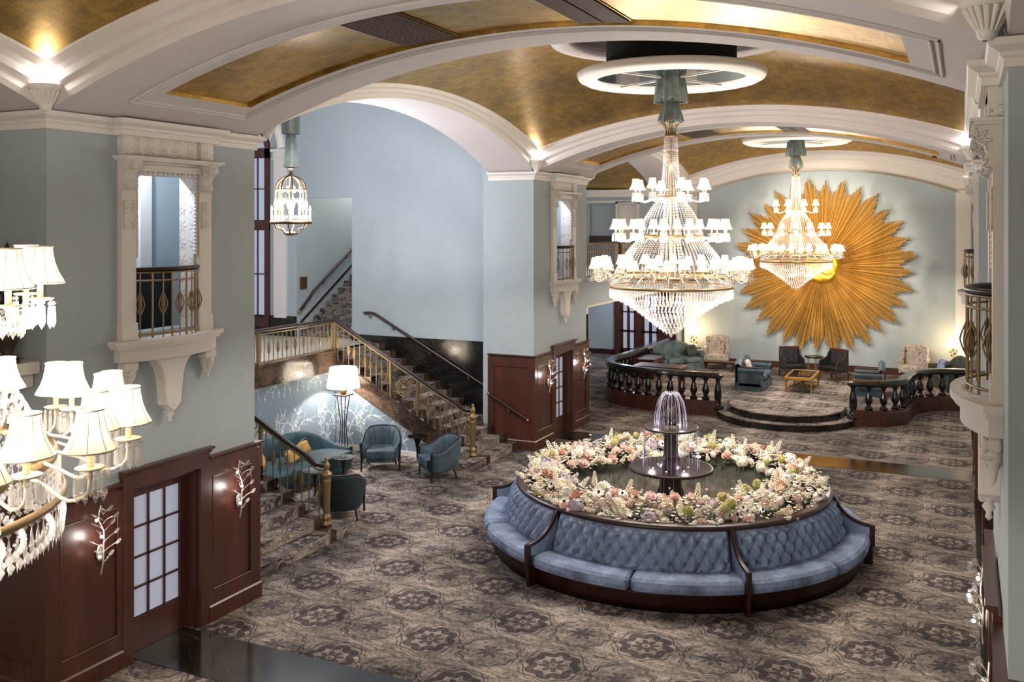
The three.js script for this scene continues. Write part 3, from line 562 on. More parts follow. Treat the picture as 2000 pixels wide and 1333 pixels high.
// ---- end wall with its arch
{
  const D = 33.85;
  struct('wall_back', bx(XL - 0.3, XR + 1.3, 0, 9.3, D, D + 0.25), M.wall, 'pale green end wall behind the gold sunburst');
  const E = structGroup('trim_end_arch', 'broad cream arch and pilasters framing the end wall');
  const n = 48, pr = [[0, 0.5], [0.03, 0.42], [0.1, 0.4], [0.1, 0.3], [0.16, 0.27], [0.16, 0.12], [0.22, 0.06], [0.22, 0]];
  const eS = x => 7.16 - cc(clamp(Math.abs(x), 0, 4.3), 4.3) * 1.12;
  const g = geo(grid(n, pr.length - 1, (u, v) => { const x = lerp(-4.66, 4.66, u), q = pr[Math.round(v * (pr.length - 1))], lo = eS(x), hi = S(x) + 0.34 - 0.0; return [XC + x, lerp(hi, lo, 1 - q[1] / 0.5), -(D - 0.24 + q[0] - 0.0)]; })); g.computeVertexNormals();
  part('end_arch', g, M.cream, E);
  part('end_arch_lip', grid(n, 1, (u, v) => { const x = lerp(-4.3, 4.3, u); return [XC + x, eS(x), -(D - 0.24 + 0.25 * v)]; }), M.cream, E);
  for (const s of [-1, 1]) part('end_pilaster', [bx(XC + s * 4.22, XC + s * 4.7, 0.34, 6.42, D - 0.12, D), bx(XC + s * 4.3, XC + s * 4.66, 0.34, 6.42, D - 0.17, D - 0.1)], M.cream, E);
  struct('baseboard_back', bx(XC - 4.22, XC + 4.22, 0.34, 0.56, D - 0.03, D), M.wood, 'dark wood baseboard along the end wall');
}

// ---- wall behind the camera and the near bay sides
struct('wall_front', bx(-14, 3.2, 0, 9.4, -3.0, -2.7), M.wall, 'wall at the near end of the hall behind the camera');
struct('wall_left', [bx(-12.2, -12.0, 0, 9.4, -3, 7.3), bx(-12.1, -10.2, 0, 9.4, 7.28, 7.5)], M.wall, 'wall of the near bay on the left');
struct('wall_right', [bx(3.0, 3.2, 0, 9.4, -3, 7.4), bx(1.4, 3.2, 0, 9.4, 7.3, 7.5)], M.wall, 'wall of the near bay on the right');
struct('ceiling', bx(-19, 3.3, 9.4, 9.6, -3.2, 39), M.ceil, 'upper slab closing the building');
struct('wall_right', bx(1.46, 1.66, 0, 9.4, 10.6, 20.5), M.wall, 'recessed wall of the middle bay on the right');
struct('wall_right', bx(0.42, 0.62, 0, 9.4, 23.8, 34), M.wall, 'blind wall of the far bay on the right');

// ================================================================ stair hall on the left
const RIS = 0.175, TRD = 0.33, NST = 13, LAND = 2.275, LX = -13.5;
{
  const HD = 20.75;
  struct('wall_stair', [bx(-14.5, -10.2, 0, 9.4, HD, HD + 0.2), bx(-16.3, -14.5, 6.03, 9.4, HD, HD + 0.2), bx(-17.2, -16.3, 0, 9.4, HD, HD + 0.2), bx(-19, -17.2, 0, 2.5, HD, HD + 0.2), bx(-19, -17.2, 8.3, 9.4, HD, HD + 0.2)], M.wall, 'tall pale blue wall beside the staircase');
  struct('wall_stair', [bx(-16.5, -16.3, 0, 9.4, HD + 0.2, 29), bx(-14.5, -14.3, 0, 9.4, HD + 0.2, 29), bx(-16.5, -14.3, 0, 9.4, 29, 29.2)], M.wall, 'pale green side wall of the upper stair flight');
  struct('wall_stair', [bx(-19, -10.3, 0, 9.4, 10.3, 10.5), bx(-19.2, -19, 0, 9.4, 10.3, 21)], M.wall, 'outer walls of the stair hall');
  struct('trim_stair_marble', bx(-14.5, -10.2, 0, 2.44, HD - 0.03, HD), M.marble, 'dark veined marble dado beside the staircase');
  struct('wall_stair', bx(-19, -16.3, LAND, LAND + 0.55, HD - 0.03, HD), M.marble, 'dark marble base on the stair landing');
  // window with arched head and white pilaster
  const W = structGroup('window_9', 'tall dark framed arched window on the stair landing');
  part('window_frame', [bx(-17.36, -17.2, 2.5, 7.4, HD - 0.06, HD + 0.12), bx(-19, -17.2, 7.15, 7.42, HD - 0.06, HD + 0.12), bx(-19, -17.2, 5.15, 5.45, HD - 0.05, HD + 0.1), bx(-19, -17.2, 2.5, 2.75, HD - 0.05, HD + 0.1), tube([[-17.27, 7.4, -HD], [-17.42, 7.8, -HD], [-17.75, 8.15, -HD], [-18.3, 8.32, -HD]], 0.09, 14, 6)], M.wood, W);
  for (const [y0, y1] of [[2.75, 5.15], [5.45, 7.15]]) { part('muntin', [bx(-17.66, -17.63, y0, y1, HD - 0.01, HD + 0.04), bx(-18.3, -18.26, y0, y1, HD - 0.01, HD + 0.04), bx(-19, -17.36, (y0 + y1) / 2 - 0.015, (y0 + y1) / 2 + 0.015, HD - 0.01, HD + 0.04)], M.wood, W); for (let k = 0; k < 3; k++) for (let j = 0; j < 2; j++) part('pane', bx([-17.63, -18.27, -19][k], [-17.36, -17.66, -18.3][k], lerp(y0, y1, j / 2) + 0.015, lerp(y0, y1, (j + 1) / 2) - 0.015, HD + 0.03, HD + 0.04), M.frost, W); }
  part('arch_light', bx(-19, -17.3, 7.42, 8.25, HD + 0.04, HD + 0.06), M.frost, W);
  part('window_pilaster', [bx(-17.02, -16.62, LAND + 0.5, 7.1, HD - 0.08, HD), bx(-17.08, -16.58, 7.1, 7.14, HD - 0.12, HD), bx(-17.04, -16.6, 7.14, 7.3, HD - 0.09, HD), bx(-17.1, -16.56, 7.3, 7.38, HD - 0.14, HD)], M.cream, W);
  part('window_arch', [tube([[-16.8, 7.38, -HD + 0.03], [-16.88, 7.75, -HD + 0.03], [-17.15, 8.3, -HD + 0.03], [-17.7, 8.75, -HD + 0.03], [-18.4, 8.95, -HD + 0.03]], 0.13, 20, 8)], M.cream, W);
  // landing
  struct('floor', [bx(-19, LX - 0.02, LAND - 0.2, LAND, 10.5, HD), bx(-16.3, -14.5, LAND - 0.2, LAND, HD, 21)], M.tile, 'pale stone floor of the stair landing');
  struct('trim_landing', [bx(LX - 0.06, LX + 0.02, 1.83, LAND + 0.02, 13.2, 18.7), bx(LX - 0.06, LX + 0.05, LAND + 0.02, LAND + 0.05, 13.2, 18.7)], M.brownMarble, 'brown marble edge of the stair landing above the sofa');
  struct('wall_niche', [bx(LX - 0.08, LX - 0.03, 0, 1.84, 13.0, 18.72)], M.paper, 'blue wallpaper with painted white trees behind the sofa');
  const sh = new THREE.Shape([[LX, 0], [-10.62, 0], [-10.62, 0.26], [LX, 1.78]].map(p => new THREE.Vector2(...p)));
  struct('wall_niche', new THREE.ExtrudeGeometry(sh, { depth: 0.03, bevelEnabled: false }).translate(0, 0, -18.7), M.paper, 'blue tree wallpaper under the far stair flight');
  struct('baseboard_niche', [bx(LX - 0.03, LX, 0, 0.11, 13.3, 18.66), bx(LX, -10.3, 0, 0.11, 18.635, 18.67)], M.cream, 'white baseboard around the sofa niche');
}
function flight(name, label, dIn, dOut0, dir) {   // dIn: balustrade side, dOut: wall side, dir: sign of d from wall to balustrade
  const o = thing(name, label, 'staircase');
  for (let k = 0; k < NST; k++) {
    const dOut = dir < 0 && k < 3 ? 20.32 : dOut0, x0 = -9.5 - TRD * k, x1 = x0 - TRD - 0.04, y1 = RIS * (k + 1), y0 = k < 3 ? 0 : y1 - RIS - 0.05;
    const ext = ([0.62, 0.42, 0.16][k] ?? 0) * (dir > 0 ? 0.6 : 1), e = dIn + dir * ext;
    const r = ext ? 0.3 : 0.0;
    const s = new THREE.Shape();
    const q = (x, d) => [x, -d];
    if (r) { s.moveTo(...q(x1, dOut)); s.lineTo(...q(x0, dOut)); s.lineTo(...q(x0, e - dir * r)); s.quadraticCurveTo(...q(x0, e), ...q(x0 - r, e)); s.lineTo(...q(k < 3 ? -9.5 - TRD * 3 - 0.1 : x1, e)); s.lineTo(...q(k < 3 ? -9.5 - TRD * 3 - 0.1 : x1, dIn - dir * 0.3)); s.lineTo(...q(x1, dIn - dir * 0.3)); s.closePath(); }
    else { s.moveTo(...q(x1, dOut)); s.lineTo(...q(x0, dOut)); s.lineTo(...q(x0, e)); s.lineTo(...q(x1, e)); s.closePath(); }
    const g = new THREE.ExtrudeGeometry(s, { depth: y1 - y0, bevelEnabled: false, curveSegments: 8 }); g.rotateX(Math.PI / 2); 
    // after the turn the shape's y runs along z and depth runs down from 0
    g.translate(0, y1, 0);
    const st = part('step', g, M.carpet, o);
    for (const d of [dOut - 0 + dir * 0.3, dIn - dir * 0.3]) part('carpet_binding', [bx(x0 - TRD, x0 + 0.004, y1 - 0.001, y1 + 0.006, d - 0.009, d + 0.009), bx(x0 - 0.001, x0 + 0.006, y1 - RIS, y1 + 0.006, d - 0.009, d + 0.009)], M.binding, st);
    part('marble_end', [bx(x0 - TRD, x0 + 0.004, y1 - RIS, y1 + 0.004, dOut, dOut + dir * 0.28)], M.brownMarble, st);
    part('marble_end', [bx(x0 - TRD, x0 + 0.004, y1 - RIS, y1 + 0.004, dIn + dir * (ext ? -0.1 : 0.005), dIn - dir * 0.28)], M.brownMarble, st);
  }
  // sloping marble string under the balustrade
  const sl = RIS / TRD, xa = -10.15, xb = LX, y = x => RIS + (-9.5 - x) * sl;
  const sh = new THREE.Shape([[xa, y(xa) - 0.12], [xb, y(xb) - 0.12], [xb, y(xb) - 0.55], [xa - 0.12, 0.02], [xa, 0.02]].map(p => new THREE.Vector2(...p)));
  part('string', new THREE.ExtrudeGeometry(sh, { depth: 0.12, bevelEnabled: false }).translate(0, 0, -(dIn + 0.06)), M.brownMarble, o);
  return o;
}
flight('staircase', 'carpeted stair flight beside the marble dado and blue wall', 18.6, 20.72, -1);
flight('staircase', 'carpeted stair flight beside the first pier, nearest the camera', 13.25, 10.7, 1);
{ // upper flight
  const o = thing('staircase', 'upper carpeted flight climbing through the opening in the blue wall', 'staircase');
  for (let k = 0; k < 20; k++) part('step', bx(-16.28, -14.52, LAND + RIS * k - 0.05, LAND + RIS * (k + 1), 20.9 + 0.285 * k, 21.25 + 0.285 * k), M.carpet, o);
  const sh = new THREE.Shape([[20.6, LAND + 0.15], [20.6, LAND + 0.22], [26.6, LAND + 0.22 + 6 * 0.614], [26.6, LAND + 0.15 + 6 * 0.614]].map(p => new THREE.Vector2(p[0], p[1])));
  const g = new THREE.ExtrudeGeometry(sh, { depth: 0.02, bevelEnabled: false }); g.rotateY(Math.PI / 2); g.translate(-16.295, 0, 0);
  part('skirting', g, M.darkWood, o);
  const gl = thing('unseen_globe', 'unseen lamp added to brighten the upper stair flight', 'lamp', [-15.4, 7.6, 23.6]); part('lamp_bulb', ball(0.12, 0, 0, 0, 12, 10), M.glow, gl); part('stem', rod([0, 0.11, 0], [0, 1.8, 0], 0.015), M.brass, gl); light(gl, 0, 0, 0, SOFT, 16, 5);  // globe added out of view to brighten the flight and its wall
}
// ---- brass balustrades
function basket(x, y, z, h, r) { const g = []; for (let m = 0; m < 4; m++) { const a = m * Math.PI / 2 + 0.5, c = r * Math.cos(a), s = r * Math.sin(a); g.push(tube([[x, y, z], [x + c * 0.7, y + h * 0.3, z + s * 0.7], [x + c, y + h * 0.5, z + s], [x + c * 0.7, y + h * 0.7, z + s * 0.7], [x, y + h, z]], 0.007, 8, 5)); } g.push(ball(0.018, x, y + h / 2, z, 6, 5)); return g; }
function newel(o, x, y, d) {
  part('newel_post', lathe([[0.001, 0], [0.1, 0], [0.1, 0.05], [0.075, 0.08], [0.075, 0.12], [0.085, 0.16], [0.055, 0.2], [0.05, 0.24], [0.07, 0.27], [0.055, 0.3], [0.075, 0.75], [0.085, 0.78], [0.06, 0.81], [0.09, 0.85], [0.095, 0.9], [0.05, 0.93], [0.04, 0.97], [0.06, 1.0], [0.05, 1.06], [0.02, 1.1], [0.035, 1.13], [0.02, 1.16], [0.001, 1.17]], 14, x, y, -d), M.brass, o);
}
const railY = x => 3.05 - (x - LX) * (RIS / TRD);
function stairRail(label, d) {
  const o = thing('stair_balustrade', label, 'railing');
  const xe = -10.05, nx = -9.78;
  const pts = [[LX, 3.05, -d], [-12.5, railY(-12.5), -d], [-11.5, railY(-11.5), -d], [-10.6, railY(-10.6), -d], [-10.2, railY(-10.2) + 0.03, -d], [-10.0, 1.2, -d], [nx, 1.2, -d]];
  part('handrail', tube(pts, 0.042, 40, 8), M.bronze, o);
  part('brass_rail', tube(pts.map(p => [p[0], p[1] - 0.075, p[2]]), 0.016, 40, 6), M.brass, o);
  part('bottom_rail', tube([[LX, railY(LX) - 0.93, -d], [xe, railY(xe) - 0.93, -d]], 0.022, 8, 6, false, true), M.brass, o);
  newel(o, nx, RIS * 2 - 0.17, d);
  for (const x of [-11.92, -11.2]) part('panel_post', [bx(x - 0.03, x + 0.03, railY(x) - 0.95, railY(x) - 0.05, d - 0.03, d + 0.03, 0.008), bx(x - 0.04, x + 0.04, railY(x) - 0.2, railY(x) - 0.16, d - 0.04, d + 0.04)], M.brass, o);
  const cx = -11.56, cy = railY(cx) - 0.45, sc = [];
  for (const [r, w] of [[0.2, 0.014], [0.14, 0.01]]) { const l = []; for (let k = 0; k < 20; k++) { const a = k / 20 * 6.2832; l.push([cx + r * Math.cos(a), cy + r * Math.sin(a), -d]); } sc.push(tube(l, w, 30, 5, true)); }
  for (let k = 0; k < 8; k++) { const a = k * Math.PI / 4; sc.push(rod([cx, cy, -d], [cx + 0.14 * Math.cos(a), cy + 0.14 * Math.sin(a), -d], 0.008)); sc.push(ball(0.02, cx + 0.17 * Math.cos(a), cy + 0.17 * Math.sin(a), -d, 6, 5)); }
  sc.push(ball(0.05, cx, cy, -d, 10, 8));
  for (const [sx, sy] of [[-1, 1], [1, 1], [-1, -1], [1, -1]]) { const l = []; for (let k = 0; k <= 16; k++) { const a = k / 16 * 8, r = 0.1 * (1 - k / 20); l.push([cx + sx * 0.24 + sx * r * Math.cos(a) * 0.8, cy + sy * 0.3 - 0.12 * sx * 1.0 + r * Math.sin(a), -d]); } sc.push(tube(l, 0.01, 24, 5)); }
  part('scroll_panel', sc, M.brass, o);
  let n = 0;
  for (let x = LX + 0.1; x < xe - 0.02; x += 0.155) {
    if (x > -11.98 && x < -11.14) continue;
    const y0 = railY(x) - 0.93, y1 = x > -10.2 ? 1.13 : railY(x) - 0.07, g = [rod([x, y0, -d], [x, y1, -d], 0.011, 0.011, 6)];
    if (n++ % 3 !== 1) g.push(...basket(x, y0 + 0.3, -d, 0.3, 0.04));
    part('baluster', g, M.brass, o);
  }
  const y0 = 0.36; part('baluster', [rod([-9.93, y0, -d], [-9.93, 1.14, -d], 0.011), ...basket(-9.93, 0.6, -d, 0.32, 0.05)], M.brass, o);
  return o;
}
stairRail('brass balustrade with scroll panel sloping down behind the teal chairs', 18.6);
stairRail('brass balustrade with black handrail beside the near stair flight', 13.25);
{
  const o = thing('landing_balustrade', 'level brass balustrade along the stair landing above the wallpaper', 'railing');
  const x = LX - 0.01;
  part('handrail', tube([[x, 3.05, -13.25], [x, 3.05, -18.6]], 0.042, 6, 8, false, true), M.bronze, o);
  part('brass_rail', tube([[x, 2.97, -13.25], [x, 2.97, -18.6]], 0.016, 4, 6, false, true), M.brass, o);
  part('bottom_rail', tube([[x, LAND + 0.09, -13.25], [x, LAND + 0.09, -18.6]], 0.02, 4, 6, false, true), M.brass, o);
  for (const d of [13.25, 15.92, 18.6]) part('landing_post', [bx(x - 0.04, x + 0.04, LAND, 3.0, d - 0.04, d + 0.04, 0.01), bx(x - 0.055, x + 0.055, LAND, LAND + 0.1, d - 0.055, d + 0.055)], M.brass, o);
  let n = 0;
  for (let d = 13.4; d < 18.5; d += 0.15) { const g = [rod([x, LAND + 0.06, -d], [x, 2.97, -d], 0.011)]; if (n++ % 2) g.push(...basket(x, LAND + 0.22, -d, 0.3, 0.04)); part('baluster', g, M.brass, o); }
}
// ---- handrails on the walls
function wallRail(label, pts, off, m = M.darkWood) {
  const o = thing('wall_handrail', label, 'handrail');
  part('rail', tube(pts.map(p => [p[0], p[1], -p[2]]), 0.035, 30, 8, false, true), m, o);
  for (let i = 0; i + 1 < pts.length; i++) { const a = pts[i], b = pts[i + 1], L = Math.hypot(a[0] - b[0], a[1] - b[1], a[2] - b[2]), n = Math.max(1, Math.round(L / 1.2)); for (let k = 0; k < n; k++) { const t = (k + 0.5) / n, q = [lerp(a[0], b[0], t), lerp(a[1], b[1], t), lerp(a[2], b[2], t)]; part('bracket', [tube([[q[0], q[1] - 0.03, -q[2]], [q[0], q[1] - 0.1, -q[2]], [q[0] + off[0], q[1] - 0.12, -(q[2] + off[1])]], 0.012, 8, 5), ball(0.03, q[0] + off[0], q[1] - 0.12, -(q[2] + off[1]), 8, 6)], M.brass, o); } }
  for (const q of [pts[0], pts[pts.length - 1]]) part('end_cap', ball(0.042, q[0], q[1], -q[2], 8, 6), M.brass, o);
}
wallRail('dark handrail on the pale blue wall above the marble dado', [[-14.05, 3.02, 20.66], [-13.75, 3.02, 20.66], [-10.45, 1.33, 20.66]], [0, 0.08]);
wallRail('short dark handrail with brass ends on the second pier wainscot', [[-10.25, 1.27, 20.29], [-9.22, 0.72, 20.29]], [0, 0.07]);
wallRail('handrail climbing the pale green wall of the upper flight', [[-16.22, 2.95, 20.75], [-16.22, 3.35, 21.25], [-16.22, 3.44, 21.32], [-16.22, 6.2, 25.8]], [-0.07, 0]);
{ const o = thing('wall_plaque', 'small brown plaque on the green wall below the upper handrail', 'plaque', [-16.29, 3.72, 21.02]); part('plate', lb(0, 0.02, -0.17, 0.17, -0.15, 0.15, 0.008), M.antique, o); part('plate_rim', [lb(0, 0.028, 0.155, 0.17, -0.15, 0.15), lb(0, 0.028, -0.17, -0.155, -0.15, 0.15)], M.brass, o); }

// ================================================================ far bay on the left: passage below, gallery above
{
  struct('wall_left', bx(XL - 0.3, XL, 3.1, 3.8, 23.87, 33.85), M.wall, 'beam under the gallery of the far bay');
  struct('trim_gallery', [bx(XL - 0.3, XL + 0.06, 3.78, 3.86, 23.87, 33.85), bx(XL - 0.3, XL + 0.03, 3.08, 3.14, 23.87, 33.85), bx(XL - 0.28, XL - 0.02, 2.9, 3.1, 23.87, 24.07)], M.cream, 'cream mouldings along the gallery beam');
  struct('floor', bx(-14.2, XL - 0.3, 3.55, 3.82, 23.9, 37.5), M.cream, 'gallery floor over the side passage');
  struct('wall_left', [bx(-14.2, -14, 0, 9.4, 20.9, 38), bx(-14, -10.4, 0, 9.4, 20.95, 21.05)], M.wall, 'side wall of the passage and gallery');
  struct('wall_gallery', [bx(-14, -12.8, 3.8, 9.4, 33.85, 34), bx(-12.8, -11.72, 3.8, 4.9, 33.85, 34), bx(-12.8, -10.86, 6.1, 9.4, 33.85, 34), bx(-10.86, -9.3, 3.8, 9.4, 33.85, 34)], M.wall, 'green end wall of the gallery');
  struct('wall_gallery', bx(-12.9, -11.7, 4.9, 6.2, 34.1, 34.2), M.wall, 'recessed wall seen through the opening at the end of the gallery');
  struct('trim_gallery', [bx(-14, -9.3, 6.35, 6.5, 33.7, 33.85), bx(-14, -9.3, 6.5, 6.62, 33.6, 33.85), bx(-14, -9.3, 6.15, 6.22, 33.8, 33.85)], M.cream, 'white cornice at the end of the gallery');
  struct('wall_gallery', bx(-12.8, -11.7, 4.6, 4.9, 33.8, 33.86), M.darkWood, 'dark wood dado of the gallery end');
  const D = structGroup('door_8', 'bright white doorway at the end of the gallery');
  part('door_frame', [bx(-11.74, -11.66, 3.8, 6.15, 33.8, 34), bx(-10.9, -10.82, 3.8, 6.15, 33.8, 34), bx(-11.74, -10.82, 6.1, 6.18, 33.8, 34)], M.cream, D);
  part('door_leaf', bx(-11.66, -10.9, 3.8, 6.1, 34, 34.05), M.cream, D);
  struct('ceiling', grid(20, 8, (u, v) => { const z = lerp(-4.9, 4.9, u); return [lerp(XL - 1.2, -14, v), lerp(SL(clamp(z, -4.87, 4.87)), 6.7 + 0.3 * Math.cos(z / 3.1), v), -(28.86 + z)]; }), M.gold, 'gold ceiling over the gallery');
  const o = thing('gallery_rail', 'brown gallery balustrade behind the big chandelier', 'railing');
  const x = XL - 0.08;
  part('handrail', bx(x - 0.05, x + 0.05, 4.74, 4.82, 23.9, 33.8, 0.02), M.darkWood, o); part('lower_rail', bx(x - 0.02, x + 0.02, 4.55, 4.58, 23.9, 33.8), M.antique, o); part('bottom_rail', bx(x - 0.03, x + 0.03, 3.88, 3.92, 23.9, 33.8), M.antique, o);
  for (let d = 24.05; d < 33.7; d += 0.14) part('baluster', rod([x, 3.9, -d], [x, 4.75, -d], 0.012, 0.012, 5), M.antique, o);
  for (const d of [26.9, 30.5]) part('gallery_post', bx(x - 0.06, x + 0.06, 3.86, 4.9, d - 0.06, d + 0.06, 0.01), M.antique, o);
  const gl = thing('unseen_globe', 'lamp of the gallery hidden behind the second pier', 'lamp', [-11.6, 6.6, 26.5]); part('lamp_bulb', ball(0.12, 0, 0, 0, 12, 10), M.glow, gl); part('stem', rod([0, 0.11, 0], [0, 0.6, 0], 0.015), M.brass, gl); light(gl, 0, 0, 0, COOL, 22, 5);
  // lower end of the passage
  struct('wall_passage', [bx(-14, -12.85, 0, 3.55, 37, 37.2), bx(-12.85, -10.0, 2.6, 3.55, 37, 37.2), bx(-9.5, -9.3, 0, 3.55, 34, 37.2)], M.wall, 'pale blue end wall of the passage');
  struct('baseboard_passage', bx(-14, -12.85, 0, 0.2, 36.95, 37), M.darkWood, 'dark baseboard in the passage');
  const PD = structGroup('door_9', 'tall glazed wooden doors at the end of the passage');
  part('door_frame', [bx(-12.85, -12.6, 0, 2.6, 36.85, 37), bx(-11.95, -11.7, 0, 2.6, 36.85, 37), bx(-11.0, -10.0, 0, 2.6, 36.85, 37), bx(-12.85, -10, 2.45, 2.62, 36.85, 37)], M.wood, PD);
  for (const [a, b] of [[-12.6, -11.95], [-11.7, -11.0]]) { const lf = part('door_leaf', [bx(a, a + 0.1, 0, 2.45, 36.92, 36.98), bx(b - 0.1, b, 0, 2.45, 36.92, 36.98), bx((a + b) / 2 - 0.06, (a + b) / 2 + 0.06, 0, 2.45, 36.92, 36.98), bx(a, b, 0, 0.3, 36.92, 36.98), bx(a, b, 0.95, 1.03, 36.92, 36.98), bx(a, b, 1.75, 1.8, 36.92, 36.98)], M.wood, PD); for (const [p, q] of [[a + 0.1, (a + b) / 2 - 0.06], [(a + b) / 2 + 0.06, b - 0.1]]) for (const [y0, y1] of [[0.3, 0.95], [1.03, 1.75], [1.8, 2.45]]) part('pane', bx(p, q, y0, y1, 36.95, 36.96), M.frost, lf); }
  const JD = structGroup('door_10', 'open dark wooden door standing beside the second pier');
  part('door_leaf', [bx(-13.2, -12.7, 0.02, 2.75, 33.4, 33.47)], M.wood, JD); part('pane', bx(-13.1, -12.95, 1.2, 2.4, 33.38, 33.4), M.frost, JD); part('door_rail', [bx(-13.15, -12.75, 1.75, 1.8, 33.37, 33.4), bx(-13.15, -12.75, 1.05, 1.12, 33.37, 33.4)], M.wood, JD);
  const pl = thing('unseen_globe', 'lamp of the side passage under the gallery', 'lamp', [-11.8, 3.2, 35.3]); part('lamp_bulb', ball(0.1, 0, 0, 0, 12, 10), M.glow, pl); part('stem', rod([0, 0.09, 0], [0, 0.35, 0], 0.015), M.brass, pl); light(pl, 0, -0.0, 0, COOL, 9, 4);
}

// ================================================================ platform at the far end
const PLY = 0.34, STC = [-4.4, 26.9];
const pathL = [[-9.75, 33.6], [-9.78, 31.5], [-9.8, 29.4], [-9.85, 28.0], [-9.45, 27.0], [-8.45, 26.45], [-7.35, 26.3], [-6.15, 26.34]];
const pathR = [[-2.62, 26.6], [-1.95, 26.78], [-1.5, 27.3], [-1.38, 28.3], [-1.2, 29.15], [-0.68, 29.78], [0.35, 30.08]];
const curve = (p, n) => new THREE.CatmullRomCurve3(p.map(q => V(q[0], 0, q[1])), false, 'centripetal').getSpacedPoints(n).map(v => [v.x, v.z]);
const cL = curve(pathL, 60), cR = curve(pathR, 40);
{
  const arc = (r, a0 = 197, a1 = -17) => { const o = []; for (let i = 0; i <= 32; i++) { const a = lerp(a0, a1, i / 32) * Math.PI / 180; o.push([STC[0] + r * 1.0 * Math.cos(a), STC[1] - r * Math.sin(a)]); } return o; };
  const slab = (pts, y0, y1) => { const g = new THREE.ExtrudeGeometry(new THREE.Shape(pts.map(p => new THREE.Vector2(p[0], p[1]))), { depth: y1 - y0, bevelEnabled: false }); g.rotateX(-Math.PI / 2); g.translate(0, y0, 0); return g; };
  struct('floor', slab([...cL, ...arc(1.52, 200, -18), ...cR, [0.42, 33.85], [-9.75, 33.85]], 0, PLY), M.carpet, 'raised carpeted platform at the far end of the hall');
  const st = thing('platform_step', 'curved carpeted step in front of the platform', 'step'); 
  part('tread', slab([...arc(1.86, 200, -14), [-2.7, 26.9], [-6.0, 26.9]], 0, 0.17), M.carpet, st);
  part('riser', [sweep(framesAlong(arc(1.87, 200, -14).map(p => [p[0], 0, p[1]])), [[0, 0], [0.012, 0], [0.012, 0.15], [0, 0.15]])], M.marble, st);
  part('platform_riser', [sweep(framesAlong(arc(1.53, 200, -18).map(p => [p[0], 0.17, p[1]])), [[0, 0], [0.012, 0], [0.012, 0.15], [0, 0.15]])], M.marble, st);
}
const balusterG = geo(lathe([[0.001, 0], [0.085, 0], [0.085, 0.06], [0.05, 0.08], [0.055, 0.11], [0.04, 0.13], [0.075, 0.2], [0.082, 0.26], [0.07, 0.33], [0.04, 0.46], [0.035, 0.52], [0.055, 0.54], [0.05, 0.57], [0.075, 0.59], [0.075, 0.63]], 14).scale(1.25, 1, 1.25)); metres(balusterG);
function platformRail(label, path, flip) {
  const o = thing('platform_balustrade', label, 'balustrade');
  const f = framesAlong(path.map(p => [p[0], 0, p[1]]));
  part('plinth', sweep(f, [[-0.14, 0], [0.14, 0], [0.14, 0.36], [0.12, 0.38], [0.12, 0.42], [-0.12, 0.42], [-0.12, 0.38], [-0.14, 0.36]]), M.wood, o);
  const N = path.length, end = flip ? 0 : N - 1, inn = flip ? 1 : N - 2;
  const rl = framesAlong(path.map(p => [p[0], 1.05, p[1]]));
  part('rail', sweep(rl, [[-0.13, -0.01], [0.13, -0.01], [0.16, 0.04], [0.15, 0.1], [0.09, 0.14], [-0.09, 0.14], [-0.15, 0.1], [-0.16, 0.04]]), M.marble, o);
  const e = path[end];
  part('rail_scroll', [lathe([[0.001, -0.02], [0.13, 0], [0.16, 0.04], [0.14, 0.09], [0.08, 0.12], [0.001, 0.125]], 18, e[0], 1.045, -e[1])], M.marble, o);
  part('newel_post', [lathe([[0.001, 0], [0.16, 0], [0.16, 0.06], [0.11, 0.1], [0.1, 0.14], [0.075, 0.2], [0.1, 0.32], [0.105, 0.42], [0.09, 0.56], [0.06, 0.72], [0.055, 0.8], [0.08, 0.83], [0.1, 0.87]], 16, e[0], 0.17, -e[1])], M.marble, o);
  let acc = 0;
  for (let i = 1; i < N; i++) { acc += Math.hypot(path[i][0] - path[i - 1][0], path[i][1] - path[i - 1][1]); if (acc > 0.33) { acc = 0; const p = path[i]; if (Math.hypot(p[0] - e[0], p[1] - e[1]) < 0.25) continue; const b = share('baluster', balusterG, M.marble, o); b.position.set(p[0], 0.42, -p[1]); } }
}
platformRail('dark marble balustrade sweeping round the left of the platform', cL, false);
platformRail('dark marble balustrade curving to the right of the platform steps', cR, true);

